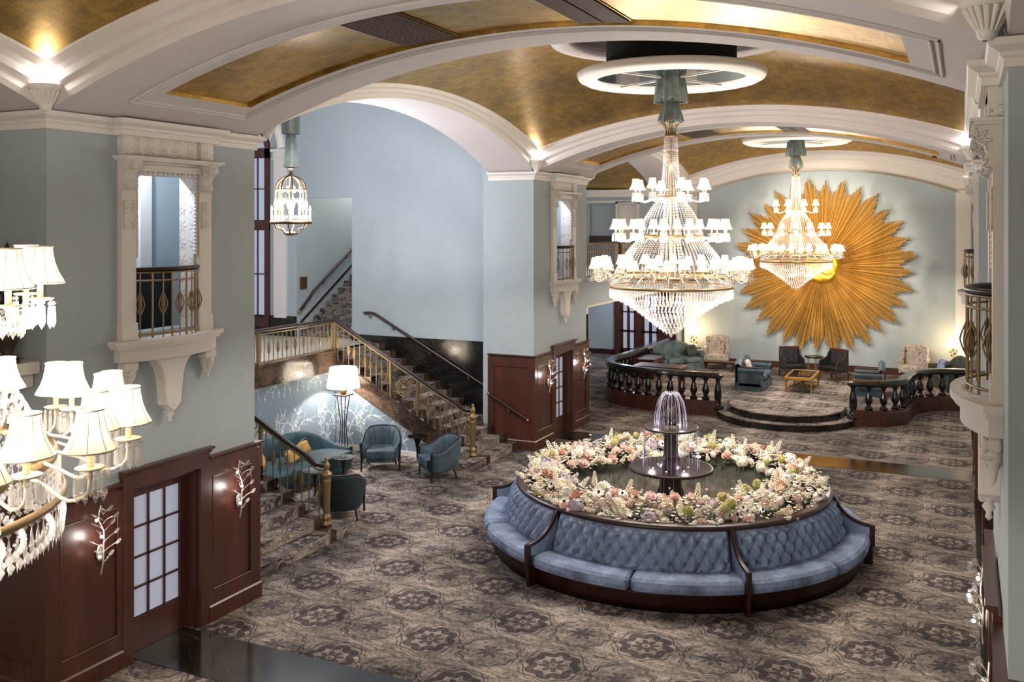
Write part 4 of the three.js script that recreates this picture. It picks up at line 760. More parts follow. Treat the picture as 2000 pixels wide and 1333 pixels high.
// ================================================================ right side: display cabinet of the shop
{
  const o = thing('display_cabinet', 'dark wooden display cabinet with lit shelves on the right wall', 'cabinet', [0.34, 0, 19.2]);
  part('cabinet_body', [lb(0, 0.5, 0, 2.5, -1.15, -1.08), lb(0, 0.5, 0, 2.5, 0.9, 1.0), lb(0.46, 0.5, 0, 2.5, -1.1, 0.9), lb(0, 0.5, 2.4, 2.5, -1.1, 0.9), lb(0, 0.5, 0, 0.55, -1.1, 0.9)], M.darkWood, o);
  part('frame', [lb(-0.03, 0, 0, 2.5, -1.15, -0.98), lb(-0.03, 0, 0, 2.5, 0.86, 1.02)], M.wood, o);
  for (const y of [0.6, 1.2, 1.8]) part('shelf', lb(0.02, 0.46, y, y + 0.025, -1.08, 0.9), M.brass, o);
  const gl = part('shelf_light', lb(0.2, 0.26, 2.36, 2.39, -0.9, 0.7), M.glow, o); light(o, 0.2, 2.3, 0, WARM, 0.8, 2);
  let k = 0;
  for (const y of [0.625, 1.225, 1.825]) for (let z = -0.8; z < 0.8; z += 0.32) { const b = thing('gift_box', `${['cream', 'pale green', 'white'][k % 3]} box, ${['nearest', 'second', 'third', 'fourth', 'farthest'][4 - k % 5]} on the ${['bottom', 'middle', 'top'][Math.floor(k / 5)]} shelf of the display cabinet`, 'box', [0.34 + 0.2, y, 19.2 - z], 0, 'boxes in the display cabinet'); part('carton', lb(-0.07, 0.07, 0, 0.12 + 0.05 * (k % 3), -0.1, 0.1, 0.006), [M.cream, M.sage, M.enamel][k % 3], b); part('lid', lb(-0.075, 0.075, 0.12 + 0.05 * (k % 3), 0.15 + 0.05 * (k % 3), -0.105, 0.105, 0.006), M.cream, b); k++; }
}

// ================================================================ chandeliers
const bead = new THREE.OctahedronGeometry(1, 0);
function beads(list, shape = bead) {   // [x, y, z, sx, sy] -> one geometry
  const src = plain(shape.clone()), sp = src.attributes.position, sn = src.attributes.normal, n = sp.count;
  const P = new Float32Array(list.length * n * 3), Nn = new Float32Array(list.length * n * 3);
  list.forEach((b, i) => { for (let k = 0; k < n; k++) { const q = (i * n + k) * 3; P[q] = b[0] + sp.getX(k) * b[3]; P[q + 1] = b[1] + sp.getY(k) * b[4]; P[q + 2] = b[2] + sp.getZ(k) * b[3]; Nn[q] = sn.getX(k); Nn[q + 1] = sn.getY(k); Nn[q + 2] = sn.getZ(k); } });
  const g = new THREE.BufferGeometry(); g.setAttribute('position', new THREE.BufferAttribute(P, 3)); g.setAttribute('normal', new THREE.BufferAttribute(Nn, 3)); return g;
}
const ringBead = (r, y, n, s, sy, ph = 0) => { const o = []; for (let i = 0; i < n; i++) { const a = (i + ph) / n * Math.PI * 2; o.push([r * Math.cos(a), y, r * Math.sin(a), s, sy]); } return o; };
const shadeG = geo((() => {   // bell shaped pleated shade, 0.16 m tall, eight ribs
  const prof = [[0.052, 0.165], [0.056, 0.13], [0.064, 0.09], [0.078, 0.05], [0.098, 0.014], [0.105, 0.0]];
  return [grid(32, prof.length - 1, (u, v) => { const p = prof[Math.round(v * (prof.length - 1))], a = u * Math.PI * 2, q = 1 - 0.05 * Math.pow(Math.abs(Math.sin(4 * a)), 0.6); return [p[0] * q * Math.cos(a), p[1], p[0] * q * Math.sin(a)]; }, true)];
})());
const shadeTrimG = geo([new THREE.TorusGeometry(0.0535, 0.004, 5, 20).rotateX(Math.PI / 2).translate(0, 0.165, 0), new THREE.TorusGeometry(0.102, 0.004, 5, 28).rotateX(Math.PI / 2), ...Array.from({ length: 8 }, (_, k) => { const a = (k + 0.5) / 8 * Math.PI * 2, c = Math.cos(a), s = Math.sin(a); return tube([[0.05 * c, 0.165, 0.05 * s], [0.061 * c, 0.09, 0.061 * s], [0.076 * c, 0.05, 0.076 * s], [0.1 * c, 0.0, 0.1 * s]], 0.002, 8, 4); })]);
const cupG = geo([lathe([[0.001, 0.0], [0.05, 0.004], [0.062, 0.012], [0.05, 0.014], [0.016, 0.016]], 14), lathe([[0.001, -0.045], [0.014, -0.03], [0.01, -0.012], [0.02, 0]], 8)]);
const candleG = geo([cyl(0.0135, 0.0135, 0.016, 0.1, 0, 0, 8)]);
const bulbG = geo([lathe([[0.001, 0.0], [0.016, 0.02], [0.012, 0.045], [0.001, 0.07]], 8)]);
const pendG = geo([beads([[0, -0.02, 0, 0.011, 0.012]]), (() => { const g = new THREE.CylinderGeometry(0.009, 0.011, 0.075, 5); g.translate(0, -0.073, 0); return g; })(), (() => { const g = new THREE.ConeGeometry(0.012, 0.026, 5); g.rotateX(Math.PI); g.translate(0, -0.123, 0); return g; })()]);
const pendRingG = geo(Array.from({ length: 9 }, (_, k) => pendG.clone().translate(0.056 * Math.cos(k * 0.698), 0.008, 0.056 * Math.sin(k * 0.698))));

function chandelier(label, pos, near) {
  const o = thing('chandelier', label, 'chandelier', pos, 0);
  // velvet sleeve over the chain
  const slv = (r0, r1, y0, y1, n, scal) => grid(64, 8, (u, v) => { const a = u * Math.PI * 2, y = lerp(y1, y0, v), r = lerp(r0, r1, Math.pow(v, 0.8)) * (1 + 0.09 * Math.cos(n * a) * (0.4 + v)); const dip = v > 0.9 ? -scal * Math.abs(Math.cos(n * a / 2)) : 0; return [r * Math.cos(a), y + dip, r * Math.sin(a)]; }, true);
  part('upper_sleeve', slv(0.2, 0.27, 2.58, 3.16, 8, 0.05), M.sleeve, o); part('sleeve_heading', lathe([[0.2, 3.16], [0.26, 3.1], [0.22, 3.02], [0.25, 2.98]], 24), M.sleeve, o);
  part('lower_sleeve', slv(0.09, 0.2, 2.24, 2.62, 7, 0.03), M.sleeve, o);
  part('sleeve_beads', beads([...ringBead(0.205, 2.215, 26, 0.016, 0.016), ...ringBead(0.275, 2.54, 36, 0.013, 0.013)]), M.crystal, o);
  const crown = []; for (let k = 0; k < 10; k++) { const a = k / 10 * Math.PI * 2, c = Math.cos(a), s = Math.sin(a); crown.push(tube([[0.09 * c, 1.98, 0.09 * s], [0.08 * c, 2.07, 0.08 * s], [0.12 * c, 2.15, 0.12 * s], [0.2 * c, 2.2, 0.2 * s]], 0.012, 10, 5)); } crown.push(lathe([[0.1, 1.95], [0.12, 1.97], [0.1, 2.0], [0.06, 2.02]], 18));
  part('gilt_crown', crown, M.brass, o);
  part('stem', cyl(0.03, 0.03, -0.9, 3.2, 0, 0, 8), M.brass, o);
  // bead strings: column, two skirts, basket
  const str = (nS, y0, y1, rf, step, s) => { const l = []; const n = Math.round((y1 - y0) / step); for (let i = 0; i < nS; i++) { const a = i / nS * Math.PI * 2; for (let k = 0; k <= n; k++) { const t = k / n, r = rf(t); l.push([r * Math.cos(a), lerp(y1, y0, t), r * Math.sin(a), s, step * 0.52]); } } return l; };
  const kind = (m) => { m.userData.kind = 'stuff'; return m; };
  kind(part('crystal_column', beads([...str(24, 0.99, 1.94, t => 0.105 + 0.045 * t + 0.06 * Math.pow(t, 6), 0.036, 0.0125), ...ringBead(0.125, 1.74, 40, 0.012, 0.014)]), M.crystal, o));
  kind(part('upper_skirt', beads(str(44, 0.32, 0.93, t => 0.2 + 0.33 * t + 0.05 * Math.sin(t * 3.1), 0.034, 0.0125)), M.crystal, o));
  kind(part('lower_skirt', beads(str(72, -0.34, 0.27, t => 0.52 + 0.42 * t + 0.05 * Math.sin(t * 3.1), 0.034, 0.013)), M.crystal, o));
  kind(part('inner_core', beads([...str(14, -0.3, 0.3, t => 0.16 + 0.02 * t, 0.05, 0.02), ...str(14, 0.3, 0.95, t => 0.08 + 0.1 * t, 0.05, 0.02)]), M.crystal, o));
  // gilt rings
  const band = (r, y, h, nm) => part(nm, lathe([[r, y - h], [r + 0.012, y - h * 0.6], [r + 0.016, y], [r + 0.012, y + h * 0.6], [r, y + h]], 48), M.brass, o);
  band(0.21, 0.95, 0.02, 'top_ring'); band(0.52, 0.29, 0.026, 'middle_ring'); band(0.98, -0.38, 0.03, 'lower_ring'); band(1.02, -0.55, 0.022, 'basket_ring');
  const net = []; for (let k = 0; k < 5; k++) net.push(...ringBead(1.0, -0.405 - k * 0.028, 150, 0.0125, 0.0135, (k % 2) * 0.5));
  kind(part('beaded_band', beads(net), M.crystal, o));
  // fringe of long prisms and the crystal basket
  const fr = []; for (let i = 0; i < 130; i++) { const a = i / 130 * Math.PI * 2, g = [1.02 * Math.cos(a), -0.66, 1.02 * Math.sin(a), 0.013, 0.085]; fr.push(g, [g[0], -0.575, g[2], 0.014, 0.014]); }
  kind(part('prism_fringe', beads(fr), M.prism, o));
  const bas = []; for (let k = 0; k < 13; k++) { const t = k / 12, r = lerp(0.97, 0.13, Math.pow(t, 0.78)), y = -0.74 - 0.56 * t + 0.0, n = Math.max(8, Math.round(r * 2 * Math.PI / 0.062)); for (const q of ringBead(r, y, n, 0.021, 0.028, (k % 2) / 2)) bas.push(q); for (const q of ringBead(r * 0.98, y + 0.034, n, 0.01, 0.01, (k % 2) / 2)) bas.push(q); }
  bas.push(...ringBead(0.08, -1.33, 8, 0.02, 0.03), ...ringBead(0.001, -1.37, 1, 0.03, 0.045));
  kind(part('crystal_basket', beads(bas), M.crystal, o));
  // arms, cups, candles, shades
  const tier = (n, R, y, r0, y0, ph) => {
    for (let i = 0; i < n; i++) {
      const a = (i + ph) / n * Math.PI * 2, rj = R * (n > 20 && i % 2 ? 0.93 : 1), yy = y + (n > 20 && i % 2 ? 0.03 : 0), c = Math.cos(a), s = Math.sin(a);
      const arm = part('arm', tube([[r0 * c, y0, r0 * s], [lerp(r0, rj, 0.3) * c, y0 - 0.03, lerp(r0, rj, 0.3) * s], [lerp(r0, rj, 0.7) * c, yy - 0.13, lerp(r0, rj, 0.7) * s], [rj * 0.99 * c, yy - 0.1, rj * 0.99 * s], [rj * c, yy - 0.02, rj * s]], 0.008, 12, 5), M.enamel, o);
      const put = (nm, g, m, dy = 0) => { const q = share(nm, g, m, arm); q.position.set(rj * c, yy + dy, rj * s); q.rotation.y = -a; return q; };
      put('drip_cup', cupG, M.enamel); put('candle', candleG, M.candle); put('lamp_bulb', bulbG, M.lampBulb, 0.105); put('lamp_shade', shadeG, M.shade, 0.085); put('shade_trim', shadeTrimG, M.enamel, 0.085); put('crystal_drops', pendRingG, M.prism);
    }
  };
  tier(8, 0.6, 1.0, 0.22, 0.95, 0.3); tier(14, 0.92, 0.33, 0.53, 0.29, 0.15); tier(30, 1.3, -0.33, 0.99, -0.36, 0.35);
  // the light of the lamps, spread over the tiers
  for (let k = 0; k < 6; k++) { const a = k / 6 * Math.PI * 2 + 0.3; spot(o, 1.4 * Math.cos(a), -0.62, 1.4 * Math.sin(a), -1, WARM, 9, 6); light(o, 1.06 * Math.cos(a), 0.14, 1.06 * Math.sin(a), WARM, 4.4, 6); }
  for (let k = 0; k < 3; k++) { const a = k / 3 * Math.PI * 2 + 0.8; spot(o, 0.95 * Math.cos(a), 0.66, 0.95 * Math.sin(a), 1, WARM, 9, 5); }
  light(o, 0, 0.6, 0.12, SOFT, 0.4, 3); light(o, 0.2, -0.1, 0.2, SOFT, 0.4, 3); light(o, 0, -0.85, 0, SOFT, 0.35, 3); light(o, 0, 1.45, 0.06, SOFT, 0.25, 2);
  return o;
}
chandelier('big three tier crystal chandelier hanging over the flower fountain', [XC, 4.82, 15.53]);
chandelier('far crystal chandelier hanging in front of the gold sunburst', [XC, 4.79, 28.75]);
chandelier('near crystal chandelier cut off by the left edge of the picture', [XC - 0.05, 4.62, 2.35], true);

// ---- lantern in the stair hall
{
  const o = thing('hanging_lantern', 'bronze cage lantern with candle lamps hanging in the stair hall', 'lantern', [-12.4, 5.1, 15.6]);
  part('base_scrolls', Array.from({ length: 6 }, (_, k) => { const a = k / 6 * Math.PI * 2, c = Math.cos(a), s = Math.sin(a); return tube([[0.36 * c, 0.24, 0.36 * s], [0.3 * c, 0.14, 0.3 * s], [0.2 * c, 0.12, 0.2 * s], [0.12 * c, 0.02, 0.12 * s], [0.05 * c, 0.0, 0.05 * s]], 0.016, 12, 5); }), M.antique, o);
  part('base_cup', lathe([[0.001, -0.02], [0.1, -0.01], [0.16, 0.03], [0.12, 0.06], [0.05, 0.07]], 16), M.antique, o);
  part('lower_ring', lathe([[0.36, 0.22], [0.42, 0.22], [0.43, 0.26], [0.42, 0.3], [0.36, 0.3], [0.36, 0.22]], 32), M.antique, o);
  part('upper_ring', lathe([[0.28, 0.9], [0.31, 0.9], [0.31, 0.94], [0.28, 0.94], [0.28, 0.9]], 32), M.antique, o);
  for (let k = 0; k < 8; k++) { const a = k / 8 * Math.PI * 2, c = Math.cos(a), s = Math.sin(a); part('cage_bar', [tube([[0.3 * c, 0.26, 0.3 * s], [0.31 * c, 0.6, 0.31 * s], [0.3 * c, 0.94, 0.3 * s]], 0.014, 10, 5), ...basket(0.3 * c, 0.48, 0.3 * s, 0.28, 0.045)], M.antique, o); part('dome_rib', tube([[0.3 * c, 0.94, 0.3 * s], [0.27 * c, 1.05, 0.27 * s], [0.16 * c, 1.16, 0.16 * s], [0.05 * c, 1.2, 0.05 * s]], 0.02, 10, 5), M.antique, o); }
  part('finial', lathe([[0.001, 1.18], [0.05, 1.19], [0.06, 1.23], [0.03, 1.26], [0.03, 1.33], [0.08, 1.35], [0.08, 1.38], [0.03, 1.4], [0.02, 1.5]], 14), M.antique, o);
  for (let k = 0; k < 14; k++) { const a = k / 14 * Math.PI * 2, x = 0.39 * Math.cos(a), z = 0.39 * Math.sin(a); const cd = part('candle', cyl(0.016, 0.016, 0.3, 0.48, x, z, 8), M.candle, o); part('lamp_bulb', lathe([[0.001, 0.48], [0.024, 0.51], [0.018, 0.55], [0.001, 0.6]], 8, x, 0, z), M.bulb, cd); }
  for (let k = 0; k < 10; k++) { const a = k / 10 * Math.PI * 2, x = 0.22 * Math.cos(a), z = 0.22 * Math.sin(a); part('lamp_bulb', lathe([[0.001, 0.86], [0.024, 0.9], [0.018, 0.94], [0.001, 1.0]], 8, x, 0, z), M.bulb, o); }
  part('crystal_drops', beads([...ringBead(0.34, 0.36, 40, 0.014, 0.05), ...ringBead(0.25, 0.7, 30, 0.014, 0.06)]), M.crystal, o);
  const slv = (r0, r1, y0, y1) => grid(48, 6, (u, v) => { const a = u * Math.PI * 2, r = lerp(r0, r1, v) * (1 + 0.1 * Math.cos(6 * a)); return [r * Math.cos(a), lerp(y1, y0, v), r * Math.sin(a)]; }, true);
  part('lower_sleeve', slv(0.09, 0.15, 1.38, 2.1), M.sleeve, o); part('upper_sleeve', slv(0.16, 0.18, 2.06, 4.2), M.sleeve, o);
  for (let k = 0; k < 4; k++) { const a = k * Math.PI / 2 + 0.4; light(o, 0.5 * Math.cos(a), 0.62, 0.5 * Math.sin(a), 0xf2f4ff, 18, 4); }
}

// ================================================================ circular banquette around the fountain
const C0 = [XC, 0, 15.53];
{
  const o = thing('round_banquette', 'round blue velvet banquette with tufted back around the fountain', 'banquette', C0);
  part('plinth', lathe([[2.5, 0.0], [2.99, 0.0], [2.99, 0.1], [3.02, 0.11], [3.02, 0.24], [3.05, 0.25], [3.05, 0.275], [2.5, 0.275]], 120), M.darkWood, o);
  part('rim', lathe([[2.36, 0.985], [2.38, 1.04], [2.44, 1.06], [2.54, 1.06], [2.58, 1.04], [2.59, 1.0], [2.56, 0.97], [2.36, 0.96]], 120), M.darkWood, o);
  part('back_shell', lathe([[2.62, 0.26], [2.5, 0.96], [2.36, 0.98], [2.36, 0.26]], 96), M.darkWood, o);
  const rad = Math.PI / 180, bp = 0.195;
  const backG = geo(grid(170, 40, (u, v) => {
    const L = 2.66 * 58 * rad, s = u * L, y = lerp(0.45, 0.985, v), row = (0.985 - y) / 0.145, edge = Math.min(s, L - s), top = Math.min(y - 0.45, 0.985 - y);
    // diamond tufting: buttons on a staggered lattice, folds along the diagonals
    let puff = 1; const a = s / bp + (row) / 2, b = s / bp - (row) / 2, fa = Math.abs(a - Math.round(a)), fb = Math.abs(b - Math.round(b));
    puff = Math.min(1, Math.sqrt(fa * 2) * Math.sqrt(fb * 2)) ; const btn = Math.exp(-(fa * fa + fb * fb) * 60);
    const fade = smooth(0.0, 0.07, edge) * smooth(0, 0.06, top);
    const r0 = lerp(2.7, 2.55, v) + 0.015, r = r0 + (0.085 * puff - 0.06 * btn) * fade + 0.01 - 0.03 * (1 - smooth(0, 0.05, edge)) ;
    const ang = (s / L * 58 + 1) * rad; return [r * Math.sin(ang), y, r * Math.cos(ang)];
  }, false));
  const seatG = geo((() => { const prof = []; const R = [[2.66, 0.28], [3.08, 0.28], [3.115, 0.3], [3.13, 0.36], [3.115, 0.43], [3.07, 0.465], [2.98, 0.478], [2.84, 0.475], [2.66, 0.46]]; return arcLoft(R, 0.8 * rad, 29.9 * rad, 40, 0.035); })());
  const armS = [[2.57, 1.0], [2.6, 0.96], [2.68, 0.84], [2.8, 0.72], [2.95, 0.64], [3.1, 0.605], [3.17, 0.6]];
  const armG = geo([sweep(new THREE.CatmullRomCurve3(armS.map(p => V(0, p[1], p[0]))).getPoints(24).map((p, i, A) => { const t = A[Math.min(i + 1, 24)].clone().sub(A[Math.max(0, i - 1)]).normalize(); return { p, a: V(1, 0, 0), b: V(0, t.z, -t.y) }; }), roundRect(-0.03, 0.03, -0.025, 0.03, 0.012, 2)), lb(-0.035, 0.035, 0.28, 0.62, 3.12, 3.2, 0.01), lb(-0.03, 0.03, 0, 0.3, 3.03, 3.17, 0.01)]);
  const skirtG = geo((() => { const s = new THREE.Shape([[2.64, 0.46], ...armS, [3.12, 0.46]].map(p => new THREE.Vector2(...p))); const g = new THREE.ExtrudeGeometry(s, { depth: 0.04, bevelEnabled: false }); g.rotateY(-Math.PI / 2); g.translate(0.02, -0.015, 0); return g; })());
  for (const g of [backG, seatG, skirtG]) metres(g);
  metres(armG);
  for (let k = 0; k < 6; k++) {
    const t = (35 + 60 * k) * rad, add = (nm, g, m, e = 0) => { const q = share(nm, g, m, o); q.rotation.y = t + e; return q; };
    const bk = add('tufted_back', backG, M.velvet);
    add('seat_cushion', seatG, M.velvet, 0.2 * rad); add('seat_cushion', seatG, M.velvet, 30.0 * rad);
    const ar = add('arm_rail', armG, M.darkWood); const sk = share('arm_panel', skirtG, M.velvet, ar);
    // buttons
    const L = 2.66 * 58 * rad, bl = [];
    for (let row = 0.5; row < 3.6; row++) { const y = 0.985 - row * 0.145 + 0.0; for (let m = -1; m < 18; m++) { const s = (m + (Math.round(row - 0.5) % 2 ? 0.25 : 0.75)) * bp; void y; } }
    for (let A = -2; A < 20; A++) for (let B = -2; B < 20; B++) { const s = (A + B) / 2 * bp, row = A - B, y = 0.985 - row * 0.145; if (s < 0.1 || s > L - 0.1 || y < 0.5 || y > 0.94) continue; const v = (y - 0.45) / 0.535, r = lerp(2.7, 2.55, v) - 0.015, an = (s / L * 58 + 1) * rad; bl.push(new THREE.SphereGeometry(0.011, 6, 4).translate(r * Math.sin(an), y, r * Math.cos(an))); }
    if (bl.length) { const q = part('tuft_buttons', bl, M.velvet, bk); }
  }
}
// ---- pool and fountain
{
  const o = thing('fountain', 'dark bronze tiered fountain with pineapple finial in the round pool', 'fountain', C0);
  part('pool_basin', lathe([[2.37, 0.9], [2.35, 0.7], [0.01, 0.7]], 96), M.soot, o);
  const w = part('pool_water', lathe([[0.001, 0.8], [1.9, 0.8]], 96), M.water, o);
  part('pedestal', lathe([[0.22, 0.7], [0.22, 0.86], [0.19, 0.9], [0.18, 1.1], [0.22, 1.14], [0.3, 1.19]], 32), M.bronze, o);
  const beadsR = []; for (let k = 0; k < 70; k++) { const a = k / 70 * Math.PI * 2; beadsR.push(ball(0.016, 0.69 * Math.cos(a), 1.215, 0.69 * Math.sin(a), 5, 4)); }
  part('lower_bowl', [lathe([[0.2, 1.16], [0.45, 1.18], [0.66, 1.2], [0.7, 1.225], [0.7, 1.25], [0.66, 1.255], [0.5, 1.225], [0.15, 1.22]], 64), ...beadsR], M.bronze, o);
  part('column', lathe([[0.21, 1.22], [0.21, 1.3], [0.17, 1.33], [0.18, 1.37], [0.14, 1.41], [0.125, 1.44], [0.118, 1.62], [0.113, 1.76], [0.125, 1.78], [0.12, 1.82], [0.17, 1.86]], 28), M.bronze, o);
  part('upper_bowl', lathe([[0.12, 1.83], [0.3, 1.855], [0.44, 1.88], [0.46, 1.9], [0.455, 1.925], [0.42, 1.915], [0.15, 1.9], [0.13, 1.95], [0.1, 1.96]], 56), M.bronze, o);
  const pin = []; for (let j = 0; j < 8; j++) { const t = (j + 0.5) / 8, y = 1.96 + 0.27 * t, r = 0.115 * Math.sin(Math.PI * (0.18 + 0.74 * t)); for (let k = 0; k < 12; k++) { const a = (k + (j % 2) / 2) / 12 * Math.PI * 2; pin.push(new THREE.OctahedronGeometry(0.026, 0).scale(1, 1, 1).translate(r * Math.cos(a), y, r * Math.sin(a))); } }
  part('pineapple', [lathe([[0.06, 1.94], [0.095, 1.99], [0.108, 2.06], [0.1, 2.14], [0.07, 2.21], [0.03, 2.25]], 20), ...pin], M.bronze, o);
  const lv = []; for (let j = 0; j < 3; j++) for (let k = 0; k < 7; k++) { const a = (k + j * 0.5) / 7 * Math.PI * 2, c = Math.cos(a), s = Math.sin(a), b = 2.24 + j * 0.06, sp = 0.1 - j * 0.02; lv.push(tube([[0.02 * c, b, 0.02 * s], [0.05 * c, b + 0.06, 0.05 * s], [sp * c, b + 0.12, sp * s], [(sp + 0.03) * c, b + 0.1, (sp + 0.03) * s]], 0.011, 6, 4)); }
  part('pineapple_leaves', lv, M.bronze, o);
  const jets = []; for (let k = 0; k < 40; k++) { const a = k / 40 * Math.PI * 2 + rr(-0.05, 0.05), c = Math.cos(a), s = Math.sin(a), R = rr(0.22, 0.31); jets.push(tube([[0.02 * c, 2.44, 0.02 * s], [R * 0.4 * c, 2.49 + rr(-0.02, 0.02), R * 0.4 * s], [R * 0.75 * c, 2.36, R * 0.75 * s], [R * 0.93 * c, 2.15, R * 0.93 * s], [R * c, 1.92, R * s]], rr(0.0018, 0.004), 14, 4)); }
  const top = part('water_dome', jets, M.spray, o); top.userData.kind = 'stuff';
  const dr = []; for (let k = 0; k < 56; k++) { const a = k / 56 * Math.PI * 2 + rr(-0.06, 0.06), R = rr(0.44, 0.475); dr.push(rod([R * Math.cos(a), 1.9, R * Math.sin(a)], [(R + 0.02) * Math.cos(a), 1.24, (R + 0.02) * Math.sin(a)], rr(0.0015, 0.0035), rr(0.001, 0.0025), 4)); }
  for (let k = 0; k < 40; k++) { const a = k / 40 * Math.PI * 2 + rr(-0.06, 0.06), R = rr(0.69, 0.71); dr.push(rod([R * Math.cos(a), 1.22, R * Math.sin(a)], [R * Math.cos(a), 0.8, R * Math.sin(a)], rr(0.0015, 0.003), 0.0015, 4)); }
  const cu = part('water_curtain', dr, M.spray, o); cu.userData.kind = 'stuff';
  const lm = []; for (let k = 0; k < 6; k++) { const a = k / 6 * Math.PI * 2 + 0.5; part('lamp_disc', cyl(0.014, 0.014, 1.225, 1.24, 0.3 * Math.cos(a), 0.3 * Math.sin(a), 10), M.candle, o); }
  for (let k = 0; k < 3; k++) { const a = k / 3 * Math.PI * 2 + 0.5; light(o, 0.32 * Math.cos(a), 1.3, 0.32 * Math.sin(a), 0xe4deff, 0.34, 1.5); light(o, 0.25 * Math.cos(a), 1.98, 0.25 * Math.sin(a), 0xe4deff, 0.16, 1.5); }
}
// ---- flowers around the pool
{
  const o = thing('flower_garland', 'ring of pink, white and green flowers around the fountain pool', 'flowers', [C0[0], 0.86, C0[2]]);
  const petal = (n, r, w, lift, cup, ph = 0, k = 3) => Array.from({ length: n }, (_, i) => { const a = (i + ph) / n * Math.PI * 2; const g = grid(2, k, (u, v) => { const t = (u - 0.5) * 2, rad = r * v, wd = w * Math.sin(Math.PI * Math.min(1, 0.15 + v * 0.8)); return [rad, lift + cup * v * v - 0.25 * wd * Math.abs(t), t * wd]; }); g.rotateY(-a); return g; });
  const col = (c, o2 = {}) => std(c, { roughness: 0.8, ...o2 });
  const roseG = geo([...petal(7, 0.075, 0.05, -0.01, 0.03), ...petal(6, 0.058, 0.045, 0.0, 0.055, 0.4), ...petal(5, 0.04, 0.036, 0.012, 0.06, 0.2), ...petal(4, 0.024, 0.025, 0.025, 0.05), new THREE.IcosahedronGeometry(0.04, 1).scale(1, 0.8, 1).translate(0, 0.02, 0)]);
  const anG = geo([...petal(7, 0.062, 0.034, 0.01, 0.012), ...petal(7, 0.055, 0.03, 0.014, 0.016, 0.5)]), anC = geo([new THREE.IcosahedronGeometry(0.015, 1).translate(0, 0.024, 0)]);
  const ballG = geo((() => { const l = [new THREE.IcosahedronGeometry(0.042, 1)]; const ic = new THREE.IcosahedronGeometry(0.044, 2).attributes.position; for (let i = 0; i < ic.count; i += 5) l.push(new THREE.OctahedronGeometry(0.009).translate(ic.getX(i), ic.getY(i), ic.getZ(i))); return l; })());
  const hj = Array.from({ length: 46 }, () => rr(0.82, 1.08));
  const hydG = geo((() => { const l = [new THREE.IcosahedronGeometry(0.06, 1)]; for (let i = 0; i < 46; i++) { const y = 1 - (i + 0.5) / 46 * 1.3, r = Math.sqrt(Math.max(0, 1 - y * y)), a = i * 2.4, R = 0.085; for (let k = 0; k < 4; k++) { const q = new THREE.CircleGeometry(0.017, 4); q.translate(0.014 * Math.cos(k * 1.571), 0.014 * Math.sin(k * 1.571), 0); q.lookAt(V(r * Math.cos(a) + rr(-0.3, 0.3), y + rr(-0.3, 0.3), r * Math.sin(a) + rr(-0.3, 0.3))); const R2 = R * hj[i]; q.translate(R2 * r * Math.cos(a), R2 * y * 0.85, R2 * r * Math.sin(a)); l.push(q); } } return l; })());
  const stockG = geo((() => { const l = [rod([0, -0.15, 0], [0, 0.2, 0], 0.006, 0.003, 4)]; for (let i = 0; i < 34; i++) { const t = i / 34, a = i * 2.4, r = 0.045 * (1 - 0.75 * t) + 0.008; const c = new THREE.IcosahedronGeometry(0.024 * (1 - 0.55 * t), 0); c.scale(1, 0.75, 1); c.translate(r * Math.cos(a), -0.06 + 0.27 * t, r * Math.sin(a)); l.push(c); } return l; })());
  const budG = geo([lathe([[0.001, -0.05], [0.03, -0.03], [0.044, 0.0], [0.038, 0.035], [0.015, 0.06], [0.001, 0.062]], 10), ...petal(5, 0.04, 0.03, -0.03, 0.07)]);
  const kinds = [
    ['rose', roseG, [col(0xe8cabd), col(0xeed6cf), col(0xf0e2cf), col(0xe2bfae)], 70], ['peony_bud', budG, [col(0xefd8d2), col(0xf3e6de)], 28], ['anemone', anG, [col(0xf2efe6)], 46],
    ['hydrangea', hydG, [col(0xf1ecd8), col(0xb9aeb6), col(0xe8e2da), col(0xe6e8cf)], 46], ['white_stock', stockG, [col(0xf6f1df), col(0xf3ead0)], 62], ['green_ball', ballG, [col(0xb9b96a), col(0xc4c07c)], 30], ['coral_ranunculus', roseG, [col(0xd8ae90), col(0xd0a292)], 14]];
  const blackM = col(0x121013);
  const up = V(0, 1, 0);
  const slots = []; const total = kinds.reduce((s, k) => s + k[3], 0);
  kinds.forEach((k, i) => { for (let n = 0; n < k[3]; n++) slots.push([i, rnd()]); }); slots.sort((a, b) => a[1] - b[1]);
  slots.forEach(([ki], n) => {
    const [nm, g, ms] = kinds[ki], a = (n + rr(-0.4, 0.4)) / total * Math.PI * 2;
    const q = rnd(), big = 0.72 + 0.28 * Math.cos(a * 3 + 1), rIn = 1.68 - 0.12 * Math.sin(2 * a), r = lerp(rIn, 2.5, q), h = 0.03 + 0.3 * Math.sin(Math.PI * clamp(q * 0.85 + 0.1, 0, 1)) + rr(-0.05, 0.07) + (nm === 'white_stock' ? 0.06 : 0) + (nm === 'green_ball' && rnd() < 0.4 ? 0.12 : 0);
    const m = share(nm, g, ms[(rnd() * ms.length) | 0], o);
    m.position.set(r * Math.sin(a), h * (0.8 + 0.3 * big) + 0.04, r * Math.cos(a));
    const dir = V(Math.sin(a) * (q - 0.35) * 1.8 + rr(-0.35, 0.35), 0.75, Math.cos(a) * (q - 0.35) * 1.8 + rr(-0.35, 0.35)).normalize();
    m.quaternion.setFromUnitVectors(up, dir); m.rotateY(rnd() * 6); m.scale.setScalar(rr(0.95, 1.3) * (nm === 'white_stock' ? 0.75 : 1.15));
    if (nm === 'anemone') share('flower_eye', anC, blackM, m);
  });
